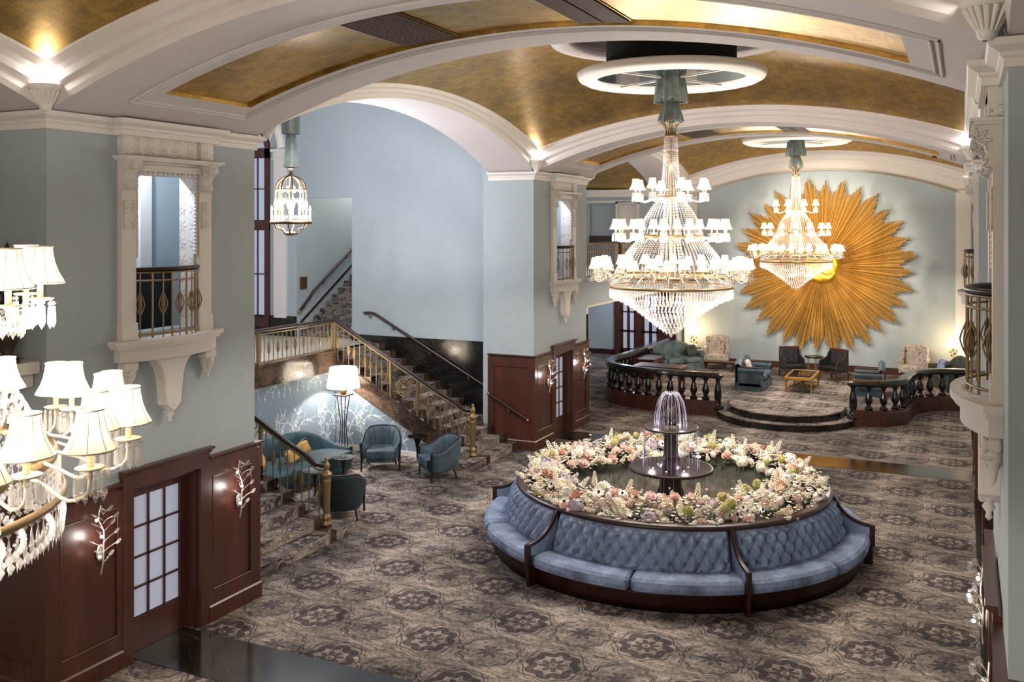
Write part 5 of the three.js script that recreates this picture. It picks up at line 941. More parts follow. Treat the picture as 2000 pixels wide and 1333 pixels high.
  // smaller blooms packed between
  for (const [g, cl, n, sc] of [[hydG, 0xf2ead6, 150, 0.8], [stockG, 0xf5f0de, 120, 0.68], [anG, 0xf3efe4, 90, 0.95], [roseG, 0xecd2c6, 150, 0.8], [hydG, 0xc9c0c6, 30, 0.7]]) {
    const l = [];
    for (let i = 0; i < n; i++) { const a = rnd() * Math.PI * 2, q = rnd(), r = lerp(1.68 - 0.12 * Math.sin(2 * a), 2.5, q), h = 0.02 + 0.25 * Math.sin(Math.PI * clamp(q * 0.85 + 0.1, 0, 1)) + rr(-0.06, 0.05) + 0.05; const m = new THREE.Object3D(); m.position.set(r * Math.sin(a), h, r * Math.cos(a)); m.quaternion.setFromUnitVectors(up, V(Math.sin(a) * (q - 0.35) * 1.8 + rr(-0.4, 0.4), 0.75, Math.cos(a) * (q - 0.35) * 1.8 + rr(-0.4, 0.4)).normalize()); m.rotateY(rnd() * 6); m.scale.setScalar(sc * rr(0.85, 1.15)); m.updateMatrix(); l.push(g.clone().applyMatrix4(m.matrix)); }
    const q = part('packed_blooms', l, col(cl), o); q.userData.kind = 'stuff';
  }
  // small filler florets and foliage
  const fl = [], lf = [], floret = geo([...Array.from({ length: 5 }, (_, k) => new THREE.CircleGeometry(0.55, 5).rotateX(-Math.PI / 2 - 0.35).translate(0, 0.35, 0.62).rotateY(k * 1.2566)), new THREE.IcosahedronGeometry(0.5, 0)]);
  for (let i = 0; i < 2600; i++) { const a = rnd() * Math.PI * 2, q = rnd(), r = lerp(1.7 - 0.18 * Math.sin(2 * a), 2.52, q), h = 0.04 + 0.29 * Math.sin(Math.PI * clamp(q * 0.85 + 0.1, 0, 1)) + rr(-0.08, 0.09) + (rnd() < 0.06 ? 0.12 : 0); fl.push([r * Math.sin(a), h + 0.03, r * Math.cos(a), rr(0.014, 0.03), rr(0.012, 0.022)]); }
  const f1 = part('filler_florets', beads(fl.slice(0, 1900), floret), col(0xf3ecd6), o); f1.userData.kind = 'stuff';
  const f2 = part('filler_florets', beads(fl.slice(1900, 2250), floret), col(0xd9c1bd), o); f2.userData.kind = 'stuff';
  const f3 = part('filler_florets', beads(fl.slice(2250), floret), col(0x9a8f9c), o); f3.userData.kind = 'stuff';
  for (let i = 0; i < 900; i++) { const a = rnd() * Math.PI * 2, q = rnd(), r = lerp(1.72, 2.5, q), h = rr(-0.02, 0.2) * Math.sin(Math.PI * clamp(q * 0.9 + 0.05, 0, 1)) + 0.02; const g = new THREE.CircleGeometry(0.045, 5); g.scale(0.42, 1.3, 1); g.rotateX(rr(-1.2, 1.2)); g.rotateY(rnd() * 6); g.translate(r * Math.sin(a), h + 0.02, r * Math.cos(a)); lf.push(g); }
  const ff = part('foliage', lf, col(0x46523a), o); ff.userData.kind = 'stuff';
  part('moss_bed', lathe([[1.74, -0.06], [1.78, 0.02], [1.95, 0.09], [2.25, 0.1], [2.42, 0.06], [2.46, 0.0]], 90), col(0x2f3226), o);
}

// ================================================================ sunburst on the end wall
{
  const o = thing('sunburst', 'huge gilded sunburst of wooden rods on the end wall', 'wall sculpture', [-4.33, 3.91, 33.62]);
  const CL = 32, PER = 9, rods = [];
  const rodG = {};
  for (let c = 0; c < CL; c++) for (let k = 0; k < PER; k++) {
    const t = (k + 0.5) / PER, ang = (c + t * 0.97) / CL * Math.PI * 2 + 0.05, tip = 1 - Math.abs(t - 0.5) * 2, long = [3.06, 2.96, 3.02, 2.9][c % 4];
    const L = long - 0.52 * (1 - tip) - 0.05 * ((c * 7 + k * 5) % 3) / 2, key = Math.round(L * 20) / 20;
    rodG[key] ??= geo((() => { const a = 0.4, w0 = 0.009, w1 = 0.026, h = 0.036; const f = [[a, w0], [key * 0.6, lerp(w0, w1, 0.6)], [key, w1 * 0.95]]; const g = sweep(f.map(q => ({ p: V(0, q[0], 0), a: V(q[1], 0, 0), b: V(0, 0, 1) })), [[-1, 0], [-0.8, h * 0.6], [0, h], [0.8, h * 0.6], [1, 0]]); return g; })());
    const m = share('ray', rodG[key], [M.giltRod, M.giltRod2, M.giltRod3][(c * 5 + k * 2) % 3], o); m.rotation.z = ang; m.position.z = 0.035 * (k % 2) + 0.03 * ((c * 3 + k) % 3) / 3;
  }
  const disc = grid(64, 8, (u, v) => { const a = u * Math.PI * 2, R = 0.62 * (1 + 0.03 * Math.sin(5 * a) + 0.02 * Math.sin(11 * a + 1) + 0.012 * Math.sin(23 * a)), r = R * v; const e = smooth(0.9, 1, v); return [r * Math.cos(a), r * Math.sin(a), 0.14 - 0.08 * e + 0.012 * Math.sin(r * 30 + 3 * Math.sin(a * 3)) * (1 - e)]; });
  part('center_disc', [disc, lathe([[0.6, -0.02], [0.62, 0.06]], 40).rotateX(Math.PI / 2)], M.gilt, o);
  part('backing', cyl(0.62, 0.62, -0.19, -0.02, 0, 0, 32).rotateX(Math.PI / 2), M.antique, o);
}
for (const x of [-6.2, -2.6]) {   // picture lights on the far side of the ceiling band, hidden behind its arch
  const o = thing('picture_light', `small ceiling spotlight aimed at the sunburst, ${x < -4.4 ? 'left' : 'right'} of the pair`, 'spotlight', [x, 7.64, 24.3], 0);
  part('spot_body', cyl(0.06, 0.07, -0.1, 0.12, 0, 0, 14).rotateX(-Math.PI / 2 + 0.3), M.cream, o); part('bracket', rod([0, 0.02, 0], [0, 0.3, 0.02], 0.015), M.cream, o);
  part('lamp_lens', cyl(0.05, 0.05, 0.121, 0.124, 0, 0, 14).rotateX(-Math.PI / 2 - 0.3), M.glow, o);
  const l = new THREE.SpotLight(0xfff0da, 230, 0, 0.36, 0.6, 2); l.position.set(0, -0.06, -0.22); l.target.position.set(-4.35 - x, -3.3, -9.4); l.castShadow = true; l.shadow.radius = 3; l.name = 'lamp_light'; l.target.name = 'lamp_aim'; o.add(l, l.target);
}
// ================================================================ branch sconces
const leafG = geo(new THREE.SphereGeometry(1, 8, 6).scale(0.03, 0.042, 0.012)), dropG = geo(new THREE.IcosahedronGeometry(0.02, 1));
function sconce(label, x, d, s) {   // s: +1 on the left wall (facing +x), -1 on the right
  const o = thing('branch_sconce', label, 'wall lamp', [x, 1.25, d], 0, 'crystal branch sconces');
  const f = s;
  part('back_plate', new THREE.SphereGeometry(1, 14, 10).scale(0.02, 0.1, 0.055).translate(f * 0.015, 0.24, 0), M.silver, o);
  part('stem', tube([[f * 0.05, 0, 0.02], [f * 0.06, 0.12, 0.0], [f * 0.05, 0.3, -0.02], [f * 0.07, 0.5, 0.0], [f * 0.06, 0.66, 0.06], [f * 0.05, 0.8, 0.02]], 0.011, 24, 6), M.silver, o);
  let n = 0;
  for (const [y, z, l] of [[0.16, -0.1, 0.1], [0.22, 0.13, 0.14], [0.28, -0.13, 0.13], [0.34, 0.16, 0.13], [0.4, -0.14, 0.12], [0.46, 0.14, 0.14], [0.52, -0.12, 0.1], [0.56, 0.17, 0.12], [0.62, -0.1, 0.09], [0.66, 0.14, 0.1], [0.72, -0.05, 0.07], [0.74, 0.09, 0.09]]) {
    const tip = V(f * (0.08 + 0.04 * (n % 3)), y + l * 0.6, z * 1.05);
    const tw = part('twig', tube([[f * 0.058, y - 0.04, 0], [f * 0.08, y + 0.01, z * 0.4], [tip.x, tip.y, tip.z]], 0.005, 8, 4), M.silver, o);
    const lf = share('crystal_leaf', leafG, M.crystal, tw); lf.position.copy(tip); lf.rotation.x = z > 0 ? 0.9 : -0.9;
    if (n % 4 === 1) { const b = share('lamp_bulb', dropG, M.bulb, tw); b.position.set(tip.x + f * 0.015, tip.y - 0.06, tip.z * 0.8); }
    n++;
  }
  light(o, f * 0.2, 0.42, 0.08, SOFT, 0.4, 2);
}
for (const [p, nm] of [[0, 'first'], [1, 'second']]) {
  sconce(`silver branch sconce left of the glass door on the ${nm} left pier`, XL + 0.05, PC[p] - 1.06, 1);
  sconce(`silver branch sconce right of the glass door on the ${nm} left pier`, XL + 0.05, PC[p] + 1.28, 1);
  sconce(`silver branch sconce on the near half of the ${nm} right pier`, XR - 0.05, PC[p] - 1.06, -1);
  sconce(`silver branch sconce on the far half of the ${nm} right pier`, XR - 0.05, PC[p] + 1.28, -1);
}

// ================================================================ seating in the stair niche
function tubShell(W, D, hb, ha, th, y0, ch, ex = 0.75, nu = 72) {
  const P = (th0, sc) => { const s = Math.sin(th0), c = Math.cos(th0); return [Math.sign(s) * (W / 2 - sc) * Math.pow(Math.abs(s), ex), -(D - sc) * Math.pow(Math.max(0, c), ex)]; };
  const f = (u, v) => {
    const a = lerp(-Math.PI / 2, Math.PI / 2, u), h = lerp(ha, hb, smooth(0.05, 0.9, Math.cos(a))), j = Math.round(v * 8);
    const pu = ch ? 0.035 * Math.pow(Math.abs(Math.sin(u * Math.PI * ch)), 0.55) : 0.02, lean = 0.05;
    const T = [[0.03, y0], [0.0 - lean * 0.3, y0 + 0.25], [-lean, h - 0.05], [-lean + 0.01, h - 0.015], [th * 0.5 - lean, h], [th - lean, h - 0.02], [th + pu - lean * 0.6, h - 0.12], [th + pu, y0 + 0.28], [th + pu, y0 + 0.12]][j];
    const q = P(a, T[0]); return [q[0], T[1], q[1]];
  };
  const caps = [];
  for (const u of [0, 1]) { const pts = Array.from({ length: 9 }, (_, j) => f(u, j / 8)); const pos = []; for (let j = 1; j < 8; j++) pos.push(...pts[0], ...pts[j], ...pts[j + 1]); const g = new THREE.BufferGeometry(); g.setAttribute('position', new THREE.Float32BufferAttribute(pos, 3)); g.computeVertexNormals(); caps.push(g); }
  const edge = Array.from({ length: 33 }, (_, i) => { const p = f(i / 32, 4 / 8); return V(p[0], p[1] + 0.004, p[2]); });
  return { shell: [grid(nu, 8, f), ...caps], edge, fl: f(0, 4 / 8), fr: f(1, 4 / 8), P };
}
function tubSeat(P, inset, y0, y1, front) {
  const pts = []; for (let i = 0; i <= 24; i++) { const a = lerp(-Math.PI / 2, Math.PI / 2, i / 24), q = P(a, inset); pts.push(new THREE.Vector2(q[0], -Math.min(q[1], front - 0.02))); }
  pts.unshift(new THREE.Vector2(pts[0].x, -front)); pts.push(new THREE.Vector2(pts[pts.length - 1].x, -front));
  const g = new THREE.ExtrudeGeometry(new THREE.Shape(pts), { depth: y1 - y0 - 0.05, bevelSize: 0.025, bevelThickness: 0.025, bevelSegments: 3, curveSegments: 6 }); g.rotateX(-Math.PI / 2); g.translate(0, y0 + 0.025, 0); return g;
}
function tubChair(label, m, pos, turn) {
  const o = thing('tub_chair', label, 'armchair', pos, turn, undefined);
  const t = tubShell(0.82, 0.7, 0.84, 0.6, 0.09, 0.2, 8);
  part('back_shell', t.shell, m, o); part('seat_cushion', tubSeat(t.P, 0.13, 0.28, 0.45, 0.06), m, o); part('seat_base', tubSeat(t.P, 0.12, 0.19, 0.3, 0.03), m, o);
  part('top_rail', tube(t.edge, 0.017, 48, 6), M.black, o);
  for (const q of [t.fl, t.fr]) part('front_leg', [tube([[q[0], q[1], q[2] + 0.02], [q[0], 0.4, q[2] + 0.025], [q[0] * 0.98, 0.2, q[2] + 0.01], [q[0] * 0.99, 0, q[2] + 0.02]], 0.02, 14, 6)], M.black, o);
  for (const s of [-1, 1]) part('rear_leg', rod([s * 0.26, 0.22, -0.52], [s * 0.3, 0, -0.58], 0.024, 0.016, 6), M.black, o);
  return o;
}
tubChair('teal channelled tub chair facing the camera under the stair string', M.slate, [-11.32, 0, 17.26], 0.5);
tubChair('teal channelled tub chair seen from its side beside the brass newel', M.slate, [-10.14, 0, 17.18], -0.72);
tubChair('near black teal tub chair with its back to the camera by the near stairs', M.midnight, [-10.36, 0, 14.5], -2.56);
{
  const o = thing('curved_sofa', 'long dark teal channelled sofa against the tree wallpaper', 'sofa', [-11.98, 0, 15.45], Math.PI / 2);
  const t = tubShell(3.35, 1.05, 0.86, 0.5, 0.16, 0.1, 11, 0.62, 110);
  part('back_shell', t.shell, M.teal, o); part('seat_cushion', tubSeat(t.P, 0.2, 0.2, 0.46, 0.12), M.teal, o); part('seat_base', tubSeat(t.P, 0.16, 0.05, 0.24, 0.06), M.teal, o);
  for (const [x, z] of [[-1.4, 0], [1.4, 0], [-1.0, -0.85], [1.0, -0.85]]) part('leg', cyl(0.03, 0.035, 0, 0.08, x, z, 8), M.black, o);
  const pillow = (label, pos, turn, tilt) => {
    const p = thing('lumbar_pillow', label, 'pillow', pos, turn);
    const g = grid(28, 20, (u, v) => { const a = u * Math.PI * 2, b = (v - 0.5) * Math.PI, c = Math.cos(b), sx = Math.sign(Math.cos(a)) * Math.pow(Math.abs(Math.cos(a) * c), 0.42), sy = Math.sign(Math.sin(b)) * Math.pow(Math.abs(Math.sin(b)), 0.5), th = Math.sin(a) * c; return [0.36 * sx * (1 - 0.06 * (1 - Math.abs(sy))), 0.14 * sy * (1 - 0.08 * (1 - Math.abs(sx))), 0.085 * th]; });
    const m = part('pillow_body', [g], M.mustard, p); m.rotation.set(-0.35, 0, tilt); m.position.y = 0.15;
    const pp = part('piping', tube([[-0.36, -0.14, 0], [-0.32, -0.125, 0], [0.32, -0.125, 0], [0.36, -0.14, 0], [0.33, 0, 0], [0.36, 0.14, 0], [0.0, 0.127, 0], [-0.36, 0.14, 0], [-0.33, 0, 0]], 0.006, 60, 4, true), M.mustard, p); pp.rotation.copy(m.rotation); pp.position.y = 0.15;
  };
  pillow('mustard lumbar pillow leaning in the middle of the teal sofa', [-12.35, 0.48, 15.75], Math.PI / 2 - 0.15, 0.28);
  pillow('mustard lumbar pillow at the left end of the sofa behind the stair rail', [-12.4, 0.48, 14.5], Math.PI / 2 + 0.1, 0.1);
}
function roundTable(label, x, d, r, h) {
  const o = thing('pedestal_table', label, 'side table', [x, 0, d]);
  part('table_top', lathe([[0.001, h - 0.02], [r - 0.01, h - 0.02], [r, h - 0.01], [r - 0.01, h], [0.001, h]], 32), M.blackGloss, o);
  part('pedestal', lathe([[0.02, 0.06], [0.02, 0.22], [0.03, 0.34], [0.06, 0.46], [0.11, h - 0.02]], 14), M.blackGloss, o);
  for (let k = 0; k < 3; k++) { const a = k * 2.094 + 0.4; part('foot', tube([[0.01 * Math.cos(a), 0.09, 0.01 * Math.sin(a)], [0.08 * Math.cos(a), 0.05, 0.08 * Math.sin(a)], [0.19 * Math.cos(a), 0.012, 0.19 * Math.sin(a)]], 0.012, 8, 5), M.silver, o); }
}
roundTable('round black pedestal table at the right end of the sofa', -11.42, 16.05, 0.25, 0.56);
roundTable('round black pedestal table in front of the sofa behind the near newel', -11.3, 14.95, 0.27, 0.56);
roundTable('small black pedestal table between the two teal chairs', -10.98, 18.22, 0.23, 0.6);
{
  const o = thing('floor_lamp', 'tall bronze tripod floor lamp with white drum shade in the niche corner', 'floor lamp', [-12.85, 0, 18.05]);
  for (let k = 0; k < 4; k++) { const a = k * Math.PI / 2 + 0.6, c = Math.cos(a), s = Math.sin(a); part('lamp_leg', [rod([0.15 * c, 1.4, 0.15 * s], [0.055 * c, 0.7, 0.055 * s], 0.011), rod([0.055 * c, 0.7, 0.055 * s], [0.13 * c, 0.0, 0.13 * s], 0.011)], M.bronze, o); }
  part('lamp_plate', [lb(-0.17, 0.17, 1.39, 1.42, -0.17, 0.17, 0.008)], M.bronze, o);
  part('lamp_urn', lathe([[0.02, 1.42], [0.06, 1.44], [0.09, 1.5], [0.06, 1.54], [0.02, 1.56], [0.015, 1.75]], 14), M.brass, o);
  part('lamp_shade', grid(40, 6, (u, v) => { const a = u * Math.PI * 2, r = lerp(0.31, 0.38, v); return [r * Math.cos(a), lerp(2.03, 1.57, v), r * Math.sin(a)]; }, true), std(0xf2ece0, { roughness: 0.9, transmission: 0.4, thickness: 0, emissive: 0xfff0dc, emissiveIntensity: 1.2 }), o);
  part('shade_ring', [new THREE.TorusGeometry(0.31, 0.006, 5, 32).rotateX(Math.PI / 2).translate(0, 2.03, 0), new THREE.TorusGeometry(0.38, 0.006, 5, 32).rotateX(Math.PI / 2).translate(0, 1.57, 0)], M.cream, o);
  part('lamp_bulb', ball(0.04, 0, 1.78, 0, 10, 8), M.bulb, o);
  light(o, 0, 1.78, 0, 0xfff2e2, 11, 3);
}

// ================================================================ furniture on the platform
const py = PLY;
function loveseat(name, label, m, pos, turn, W, opts = {}) {
  const o = thing(name, label, opts.cat || 'armchair', [pos[0], py, pos[1]], turn);
  part('seat_base', lb(-W / 2 + 0.08, W / 2 - 0.08, 0.06, 0.3, -0.38, 0.36, 0.04), m, o);
  part('skirt', [lb(-W / 2 + 0.02, W / 2 - 0.02, 0.0, 0.2, 0.33, 0.38, 0.01), lb(-W / 2, -W / 2 + 0.05, 0, 0.22, -0.4, 0.36, 0.01), lb(W / 2 - 0.05, W / 2, 0, 0.22, -0.4, 0.36, 0.01)], m, o);
  const n = W > 1.3 ? 2 : 1; for (let k = 0; k < n; k++) part('seat_cushion', lb(lerp(-W / 2 + 0.18, W / 2 - 0.18, k / n) + 0.005, lerp(-W / 2 + 0.18, W / 2 - 0.18, (k + 1) / n) - 0.005, 0.3, 0.47, -0.3, 0.4, 0.05), m, o);
  const H = opts.h || 1.0; const camel = grid(30, 10, (u, v) => { const a = v * Math.PI * 2, x = lerp(-W / 2 + 0.03, W / 2 - 0.03, u), hh = lerp(0.74, H, Math.pow(Math.sin(Math.PI * clamp(u, 0.02, 0.98)), 0.6)); const c = [[-0.3, 0.1], [-0.28, hh - 0.06], [-0.36, hh], [-0.46, hh - 0.06], [-0.44, 0.1]]; const q = c[Math.min(4, Math.floor(v * 4.999))]; return [x, q[1], q[0]]; });
  part('backrest', [camel], opts.back || m, o);
  for (const s of [-1, 1]) { const x = s * (W / 2 - 0.09); const ar = part('armrest', [lb(x - 0.09, x + 0.09, 0.1, 0.56, -0.36, 0.34, 0.03), rod([x, 0.58, -0.36], [x, 0.58, 0.37], 0.1, 0.1, 14)], m, o); part('arm_front', cyl(0.09, 0.09, -0.005, 0.01, 0, 0, 14).rotateX(Math.PI / 2).translate(x, 0.58, 0.375), opts.wood ? M.darkWood : m, ar); if (opts.wood) part('arm_wood', lb(x - 0.06, x + 0.06, 0.67, 0.7, -0.3, 0.36, 0.01), M.darkWood, ar); }
  for (const x of [-W / 2 + 0.12, W / 2 - 0.12]) for (const z of [-0.34, 0.3]) part('leg', cyl(0.03, 0.03, 0, 0.08, x, z, 6), M.darkWood, o);
  return o;
}
loveseat('club_sofa', 'light teal loveseat with cream tinted back left of the gilt table', M.slate, [-5.75, 29.5], Math.PI / 2, 1.6, { back: M.sage, h: 1.02, wood: true, cat: 'sofa' });
loveseat('club_chair', 'blue green armchair facing left beside the right balustrade', M.slate, [-2.5, 29.7], -Math.PI / 2 + 0.1, 0.95, { h: 1.0, back: M.slate, wood: true });
loveseat('camelback_sofa', 'light blue green camelback sofa behind the left balustrade', M.sage, [-8.75, 31.6], 0.95, 1.75, { h: 1.0, back: M.sage, cat: 'sofa' });
loveseat('camelback_sofa', 'moss green sofa partly hidden at the far right behind the balustrade', M.moss, [-0.35, 31.7], -1.2, 1.5, { h: 1.0, cat: 'sofa' });
function cushion(label, m, pos, turn) { const o = thing('throw_cushion', label, 'cushion', pos, turn); const g = part('cushion_body', new THREE.SphereGeometry(1, 16, 12), m, o); const p = g.geometry.attributes.position; for (let i = 0; i < p.count; i++) { const f = (v) => Math.sign(v) * Math.pow(Math.abs(v), 0.5); p.setXYZ(i, 0.22 * f(p.getX(i)), 0.2 + 0.2 * f(p.getY(i)), 0.08 * p.getZ(i)); } g.geometry.computeVertexNormals(); g.rotation.x = -0.25; part('cushion_button', ball(0.012, 0, 0.2, 0.085, 6, 5), m, o); }
cushion('green square cushion on the camelback sofa at left', M.moss, [-8.35, py + 0.47, 32.0], 0.95);
cushion('blue grey cushion on the moss sofa at the far right', M.velvet, [-0.62, py + 0.47, 31.85], -1.2);
cushion('cream patterned cushion on the teal loveseat', M.floral, [-5.85, py + 0.47, 29.25], Math.PI / 2);
function wing(label, pos, turn) {
  const o = thing('wing_chair', label, 'armchair', [pos[0], py, pos[1]], turn, undefined);
  part('seat', lb(-0.34, 0.34, 0.22, 0.46, -0.3, 0.32, 0.05), M.floral, o);
  part('backrest', [lb(-0.33, 0.33, 0.4, 1.08, -0.42, -0.28, 0.06)], M.floral, o);
  for (const s of [-1, 1]) { part('wing', [lb(s * 0.3, s * 0.4, 0.62, 1.04, -0.4, -0.14, 0.04)], M.floral, o); part('armrest', [lb(s * 0.32, s * 0.42, 0.2, 0.6, -0.34, 0.28, 0.03), rod([s * 0.39, 0.62, -0.3], [s * 0.39, 0.62, 0.3], 0.065, 0.065, 12)], M.floral, o); for (const z of [-0.3, 0.26]) part('leg', rod([s * 0.3, 0.24, z], [s * 0.33, 0, z * 1.1], 0.03, 0.016, 6), M.darkWood, o); }
}
wing('cream floral wing chair by the left table lamp', [-7.8, 33.15], 0.15);
wing('cream floral wing chair near the right table lamp', [-1.42, 33.15], -0.1);
function blackChair(label, pos, turn) {
  const o = thing('show_wood_chair', label, 'armchair', [pos[0], py, pos[1]], turn);
  part('seat', lb(-0.3, 0.3, 0.32, 0.48, -0.28, 0.32, 0.05), M.black, o); part('seat_rail', lb(-0.32, 0.32, 0.27, 0.33, -0.3, 0.33, 0.01), M.wood, o);
  part('backrest', [lb(-0.29, 0.29, 0.46, 0.92, -0.36, -0.28, 0.03)], M.blackFloral, o); part('crest_rail', lb(-0.32, 0.32, 0.9, 0.99, -0.38, -0.28, 0.015), M.wood, o);
  for (const s of [-1, 1]) { part('arm_panel', sweep([{ p: V(s * 0.29, 0, 0), a: V(0, 0, 1), b: V(0, 1, 0) }, { p: V(s * 0.33, 0, 0), a: V(0, 0, 1), b: V(0, 1, 0) }], [[-0.34, 0.32], [0.32, 0.32], [0.32, 0.6], [0.26, 0.66], [0.05, 0.68], [-0.12, 0.74], [-0.22, 0.88], [-0.34, 0.92]]), M.blackFloral, o); part('front_leg', rod([s * 0.29, 0.3, 0.3], [s * 0.29, 0, 0.3], 0.026, 0.02, 6), M.wood, o); part('rear_leg', tube([[s * 0.3, 0.98, -0.36], [s * 0.3, 0.4, -0.32], [s * 0.3, 0, -0.38]], 0.024, 10, 6), M.wood, o); }
}
blackChair('black floral armchair with mahogany crest, the left of the pair', [-5.0, 31.75], 0.45);
blackChair('black floral armchair with mahogany crest, the right of the pair', [-3.72, 31.75], -0.45);
{
  const o = thing('coffee_table', 'gilt wooden coffee table with glass top on the platform', 'table', [-4.38, py, 29.75]);
  part('table_frame', [lb(-0.4, 0.4, 0.38, 0.46, -0.83, -0.77, 0.01), lb(-0.4, 0.4, 0.38, 0.46, 0.77, 0.83, 0.01), lb(-0.4, -0.34, 0.38, 0.46, -0.8, 0.8, 0.01), lb(0.34, 0.4, 0.38, 0.46, -0.8, 0.8, 0.01)], M.giltRod2, o); part('glass_top', lb(-0.35, 0.35, 0.44, 0.455, -0.78, 0.78), M.blackGloss, o);
  for (const sx of [-1, 1]) for (const sz of [-1, 1]) part('leg', lathe([[0.03, 0], [0.035, 0.04], [0.025, 0.08], [0.03, 0.2], [0.04, 0.3], [0.035, 0.38]], 10, sx * 0.36, 0, sz * 0.78), M.giltRod2, o);
  part('stretcher', [tube([[-0.36, 0.1, -0.78], [0, 0.2, -0.1], [0.36, 0.1, -0.78]], 0.02, 16, 6), tube([[-0.36, 0.1, 0.78], [0, 0.2, 0.1], [0.36, 0.1, 0.78]], 0.02, 16, 6), rod([0, 0.2, -0.2], [0, 0.2, 0.2], 0.03), ball(0.05, 0, 0.22, 0, 8, 6)], M.giltRod2, o);
  const s = thing('chess_set', 'small standing pieces on a board on the gilt table', 'game set', [-4.3, py + 0.456, 29.45]); part('board', lb(-0.18, 0.18, 0, 0.012, -0.18, 0.18), M.darkWood, s); for (let k = 0; k < 12; k++) part('game_piece', lathe([[0.016, 0], [0.008, 0.03], [0.014, 0.06], [0.001, 0.08]], 8, -0.14 + 0.055 * (k % 6), 0.012, k < 6 ? -0.12 : 0.1), k < 6 ? M.gilt : M.antique, s);
  const t = thing('drink_table', 'small black topped table with thin pale legs between the black chairs', 'side table', [-4.42, py, 32.5]); part('table_top', lathe([[0.001, 0.6], [0.3, 0.6], [0.31, 0.62], [0.3, 0.65], [0.001, 0.63]], 24), M.blackGloss, t); for (let k = 0; k < 5; k++) { const a = k * 1.257; part('leg', rod([0.22 * Math.cos(a), 0.6, 0.22 * Math.sin(a)], [0.2 * Math.cos(a), 0, 0.2 * Math.sin(a)], 0.012), M.silver, t); }
}
function tableLamp(label, tl, x, d) {
  const t = thing('lamp_table', tl, 'side table', [x, py, d]); part('table_top', lathe([[0.001, 0.6], [0.26, 0.6], [0.27, 0.62], [0.26, 0.64], [0.001, 0.64]], 24), M.blackGloss, t); part('pedestal', lathe([[0.14, 0], [0.12, 0.03], [0.03, 0.08], [0.03, 0.5], [0.08, 0.6]], 12), M.blackGloss, t);
  const o = thing('table_lamp', label, 'table lamp', [x, py + 0.64, d]);
  part('lamp_base', [lathe([[0.001, 0], [0.09, 0], [0.08, 0.025], [0.015, 0.04]], 14), rod([0, 0.03, 0], [0, 0.46, 0], 0.01)], M.antique, o);
  for (let k = 0; k < 9; k++) { const a = k * 2.4, y = 0.1 + k * 0.035; const b = part('twig', tube([[0, y, 0], [0.05 * Math.cos(a), y + 0.02, 0.05 * Math.sin(a)], [0.09 * Math.cos(a), y + 0.05, 0.09 * Math.sin(a)]], 0.006, 6, 4), M.antique, o); const l = share('crystal_leaf', leafG, M.gilt, b); l.position.set(0.09 * Math.cos(a), y + 0.06, 0.09 * Math.sin(a)); }
  part('lamp_shade', grid(32, 3, (u, v) => { const a = u * Math.PI * 2; return [0.19 * Math.cos(a), lerp(0.72, 0.44, v), 0.19 * Math.sin(a)]; }, true), M.shade, o); part('lamp_bulb', ball(0.035, 0, 0.56, 0, 8, 6), M.bulb, o);
  light(o, 0, 0.57, 0, 0xffd9a8, 3.2, 2);
}
tableLamp('twig table lamp with white shade at the left of the end wall', 'round black table under the left table lamp', -8.62, 33.2);
tableLamp('twig table lamp with white shade at the right of the end wall', 'round black table under the right table lamp', -0.25, 33.2);
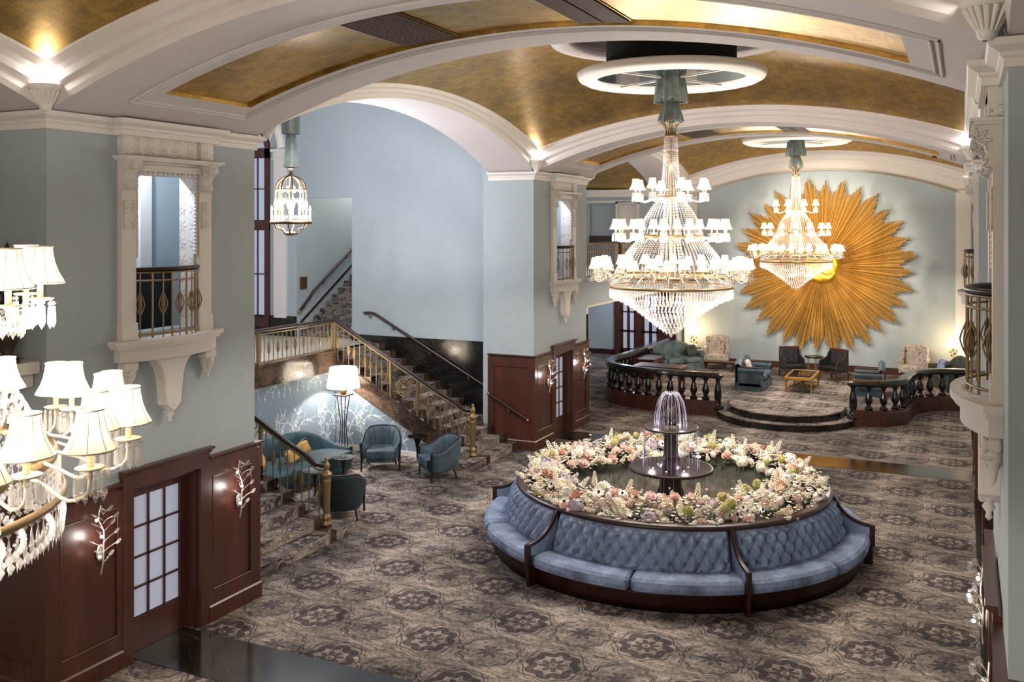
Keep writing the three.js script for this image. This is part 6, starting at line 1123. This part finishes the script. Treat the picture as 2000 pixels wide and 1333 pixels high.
{
  const o = thing('low_bench', 'low dark wooden bench in front of the left wing chair', 'bench', [-7.55, py, 32.5]); part('bench_top', lb(-0.6, 0.6, 0.24, 0.29, -0.2, 0.2, 0.01), M.wood, o); for (const x of [-0.5, 0.5]) for (const z of [-0.15, 0.15]) part('leg', lb(x - 0.03, x + 0.03, 0, 0.24, z - 0.03, z + 0.03), M.wood, o);
  const c = thing('writing_table', 'reddish wooden table just inside the left balustrade', 'table', [-8.2, py, 27.7]); part('table_top', lb(-0.75, 0.75, 0.7, 0.75, -0.38, 0.38, 0.015), M.wood, c); part('apron', lb(-0.68, 0.68, 0.56, 0.7, -0.32, 0.32), M.wood, c); for (const x of [-0.65, 0.65]) for (const z of [-0.29, 0.29]) part('leg', lathe([[0.025, 0], [0.035, 0.1], [0.03, 0.3], [0.045, 0.5], [0.035, 0.58]], 8, x, 0, z), M.wood, c);
  const b = thing('wood_cabinet', 'low red wooden chest beside the camelback sofa', 'chest', [-9.3, py, 30.0], 0.0); part('chest_body', lb(-0.35, 0.35, 0.05, 0.6, -0.55, 0.55, 0.01), M.wood, b); part('chest_top', lb(-0.38, 0.38, 0.6, 0.64, -0.58, 0.58, 0.01), M.wood, b); for (const z of [-0.28, 0.28]) part('drawer', lb(0.35, 0.365, 0.12, 0.52, z - 0.24, z + 0.24, 0.006), M.darkWood, b);
}
// ---- wrought iron balcony piece behind the near chandelier
{
  const o = thing('iron_finial_screen', 'dark wrought iron scroll screen on a ledge at the left edge', 'ironwork', [-9.5, 3.8, 6.95]);
  part('ledge', [lb(-1.2, 0.3, -0.14, 0, -0.3, 0.35, 0.02), lb(-1.1, 0.2, -0.3, -0.14, -0.3, 0.25, 0.03)], M.cream, o);
  const l = [];
  for (const x of [-0.75, -0.25, 0.15]) { l.push(lathe([[0.12, 0], [0.13, 0.05], [0.05, 0.1], [0.1, 0.22], [0.13, 0.32], [0.06, 0.44], [0.04, 0.6]], 12, x, 0, 0)); for (const s of [-1, 1]) { const sp = []; for (let k = 0; k <= 18; k++) { const a = k / 18 * 9, r = 0.13 * (1 - k / 24); sp.push([x + s * (0.13 - r * Math.cos(a)), 0.72 + r * Math.sin(a), 0]); } l.push(tube(sp, 0.014, 30, 5)); } l.push(new THREE.TorusGeometry(0.13, 0.025, 6, 20).translate(x, 0.55, 0), ball(0.06, x, 0.55, 0)); l.push(lathe([[0.03, 0.85], [0.11, 0.92], [0.14, 1.02], [0.1, 1.06], [0.11, 1.1], [0.16, 1.14], [0.15, 1.18], [0.03, 1.22], [0.02, 1.28], [0.001, 1.32]], 12, x, 0, 0)); }
  part('iron_scrolls', l, M.iron, o); part('iron_rails', [lb(-1.05, 0.25, 0.02, 0.05, -0.02, 0.02), lb(-1.05, 0.25, 0.86, 0.89, -0.02, 0.02)], M.iron, o);
}

renderer.render(scene, camera);
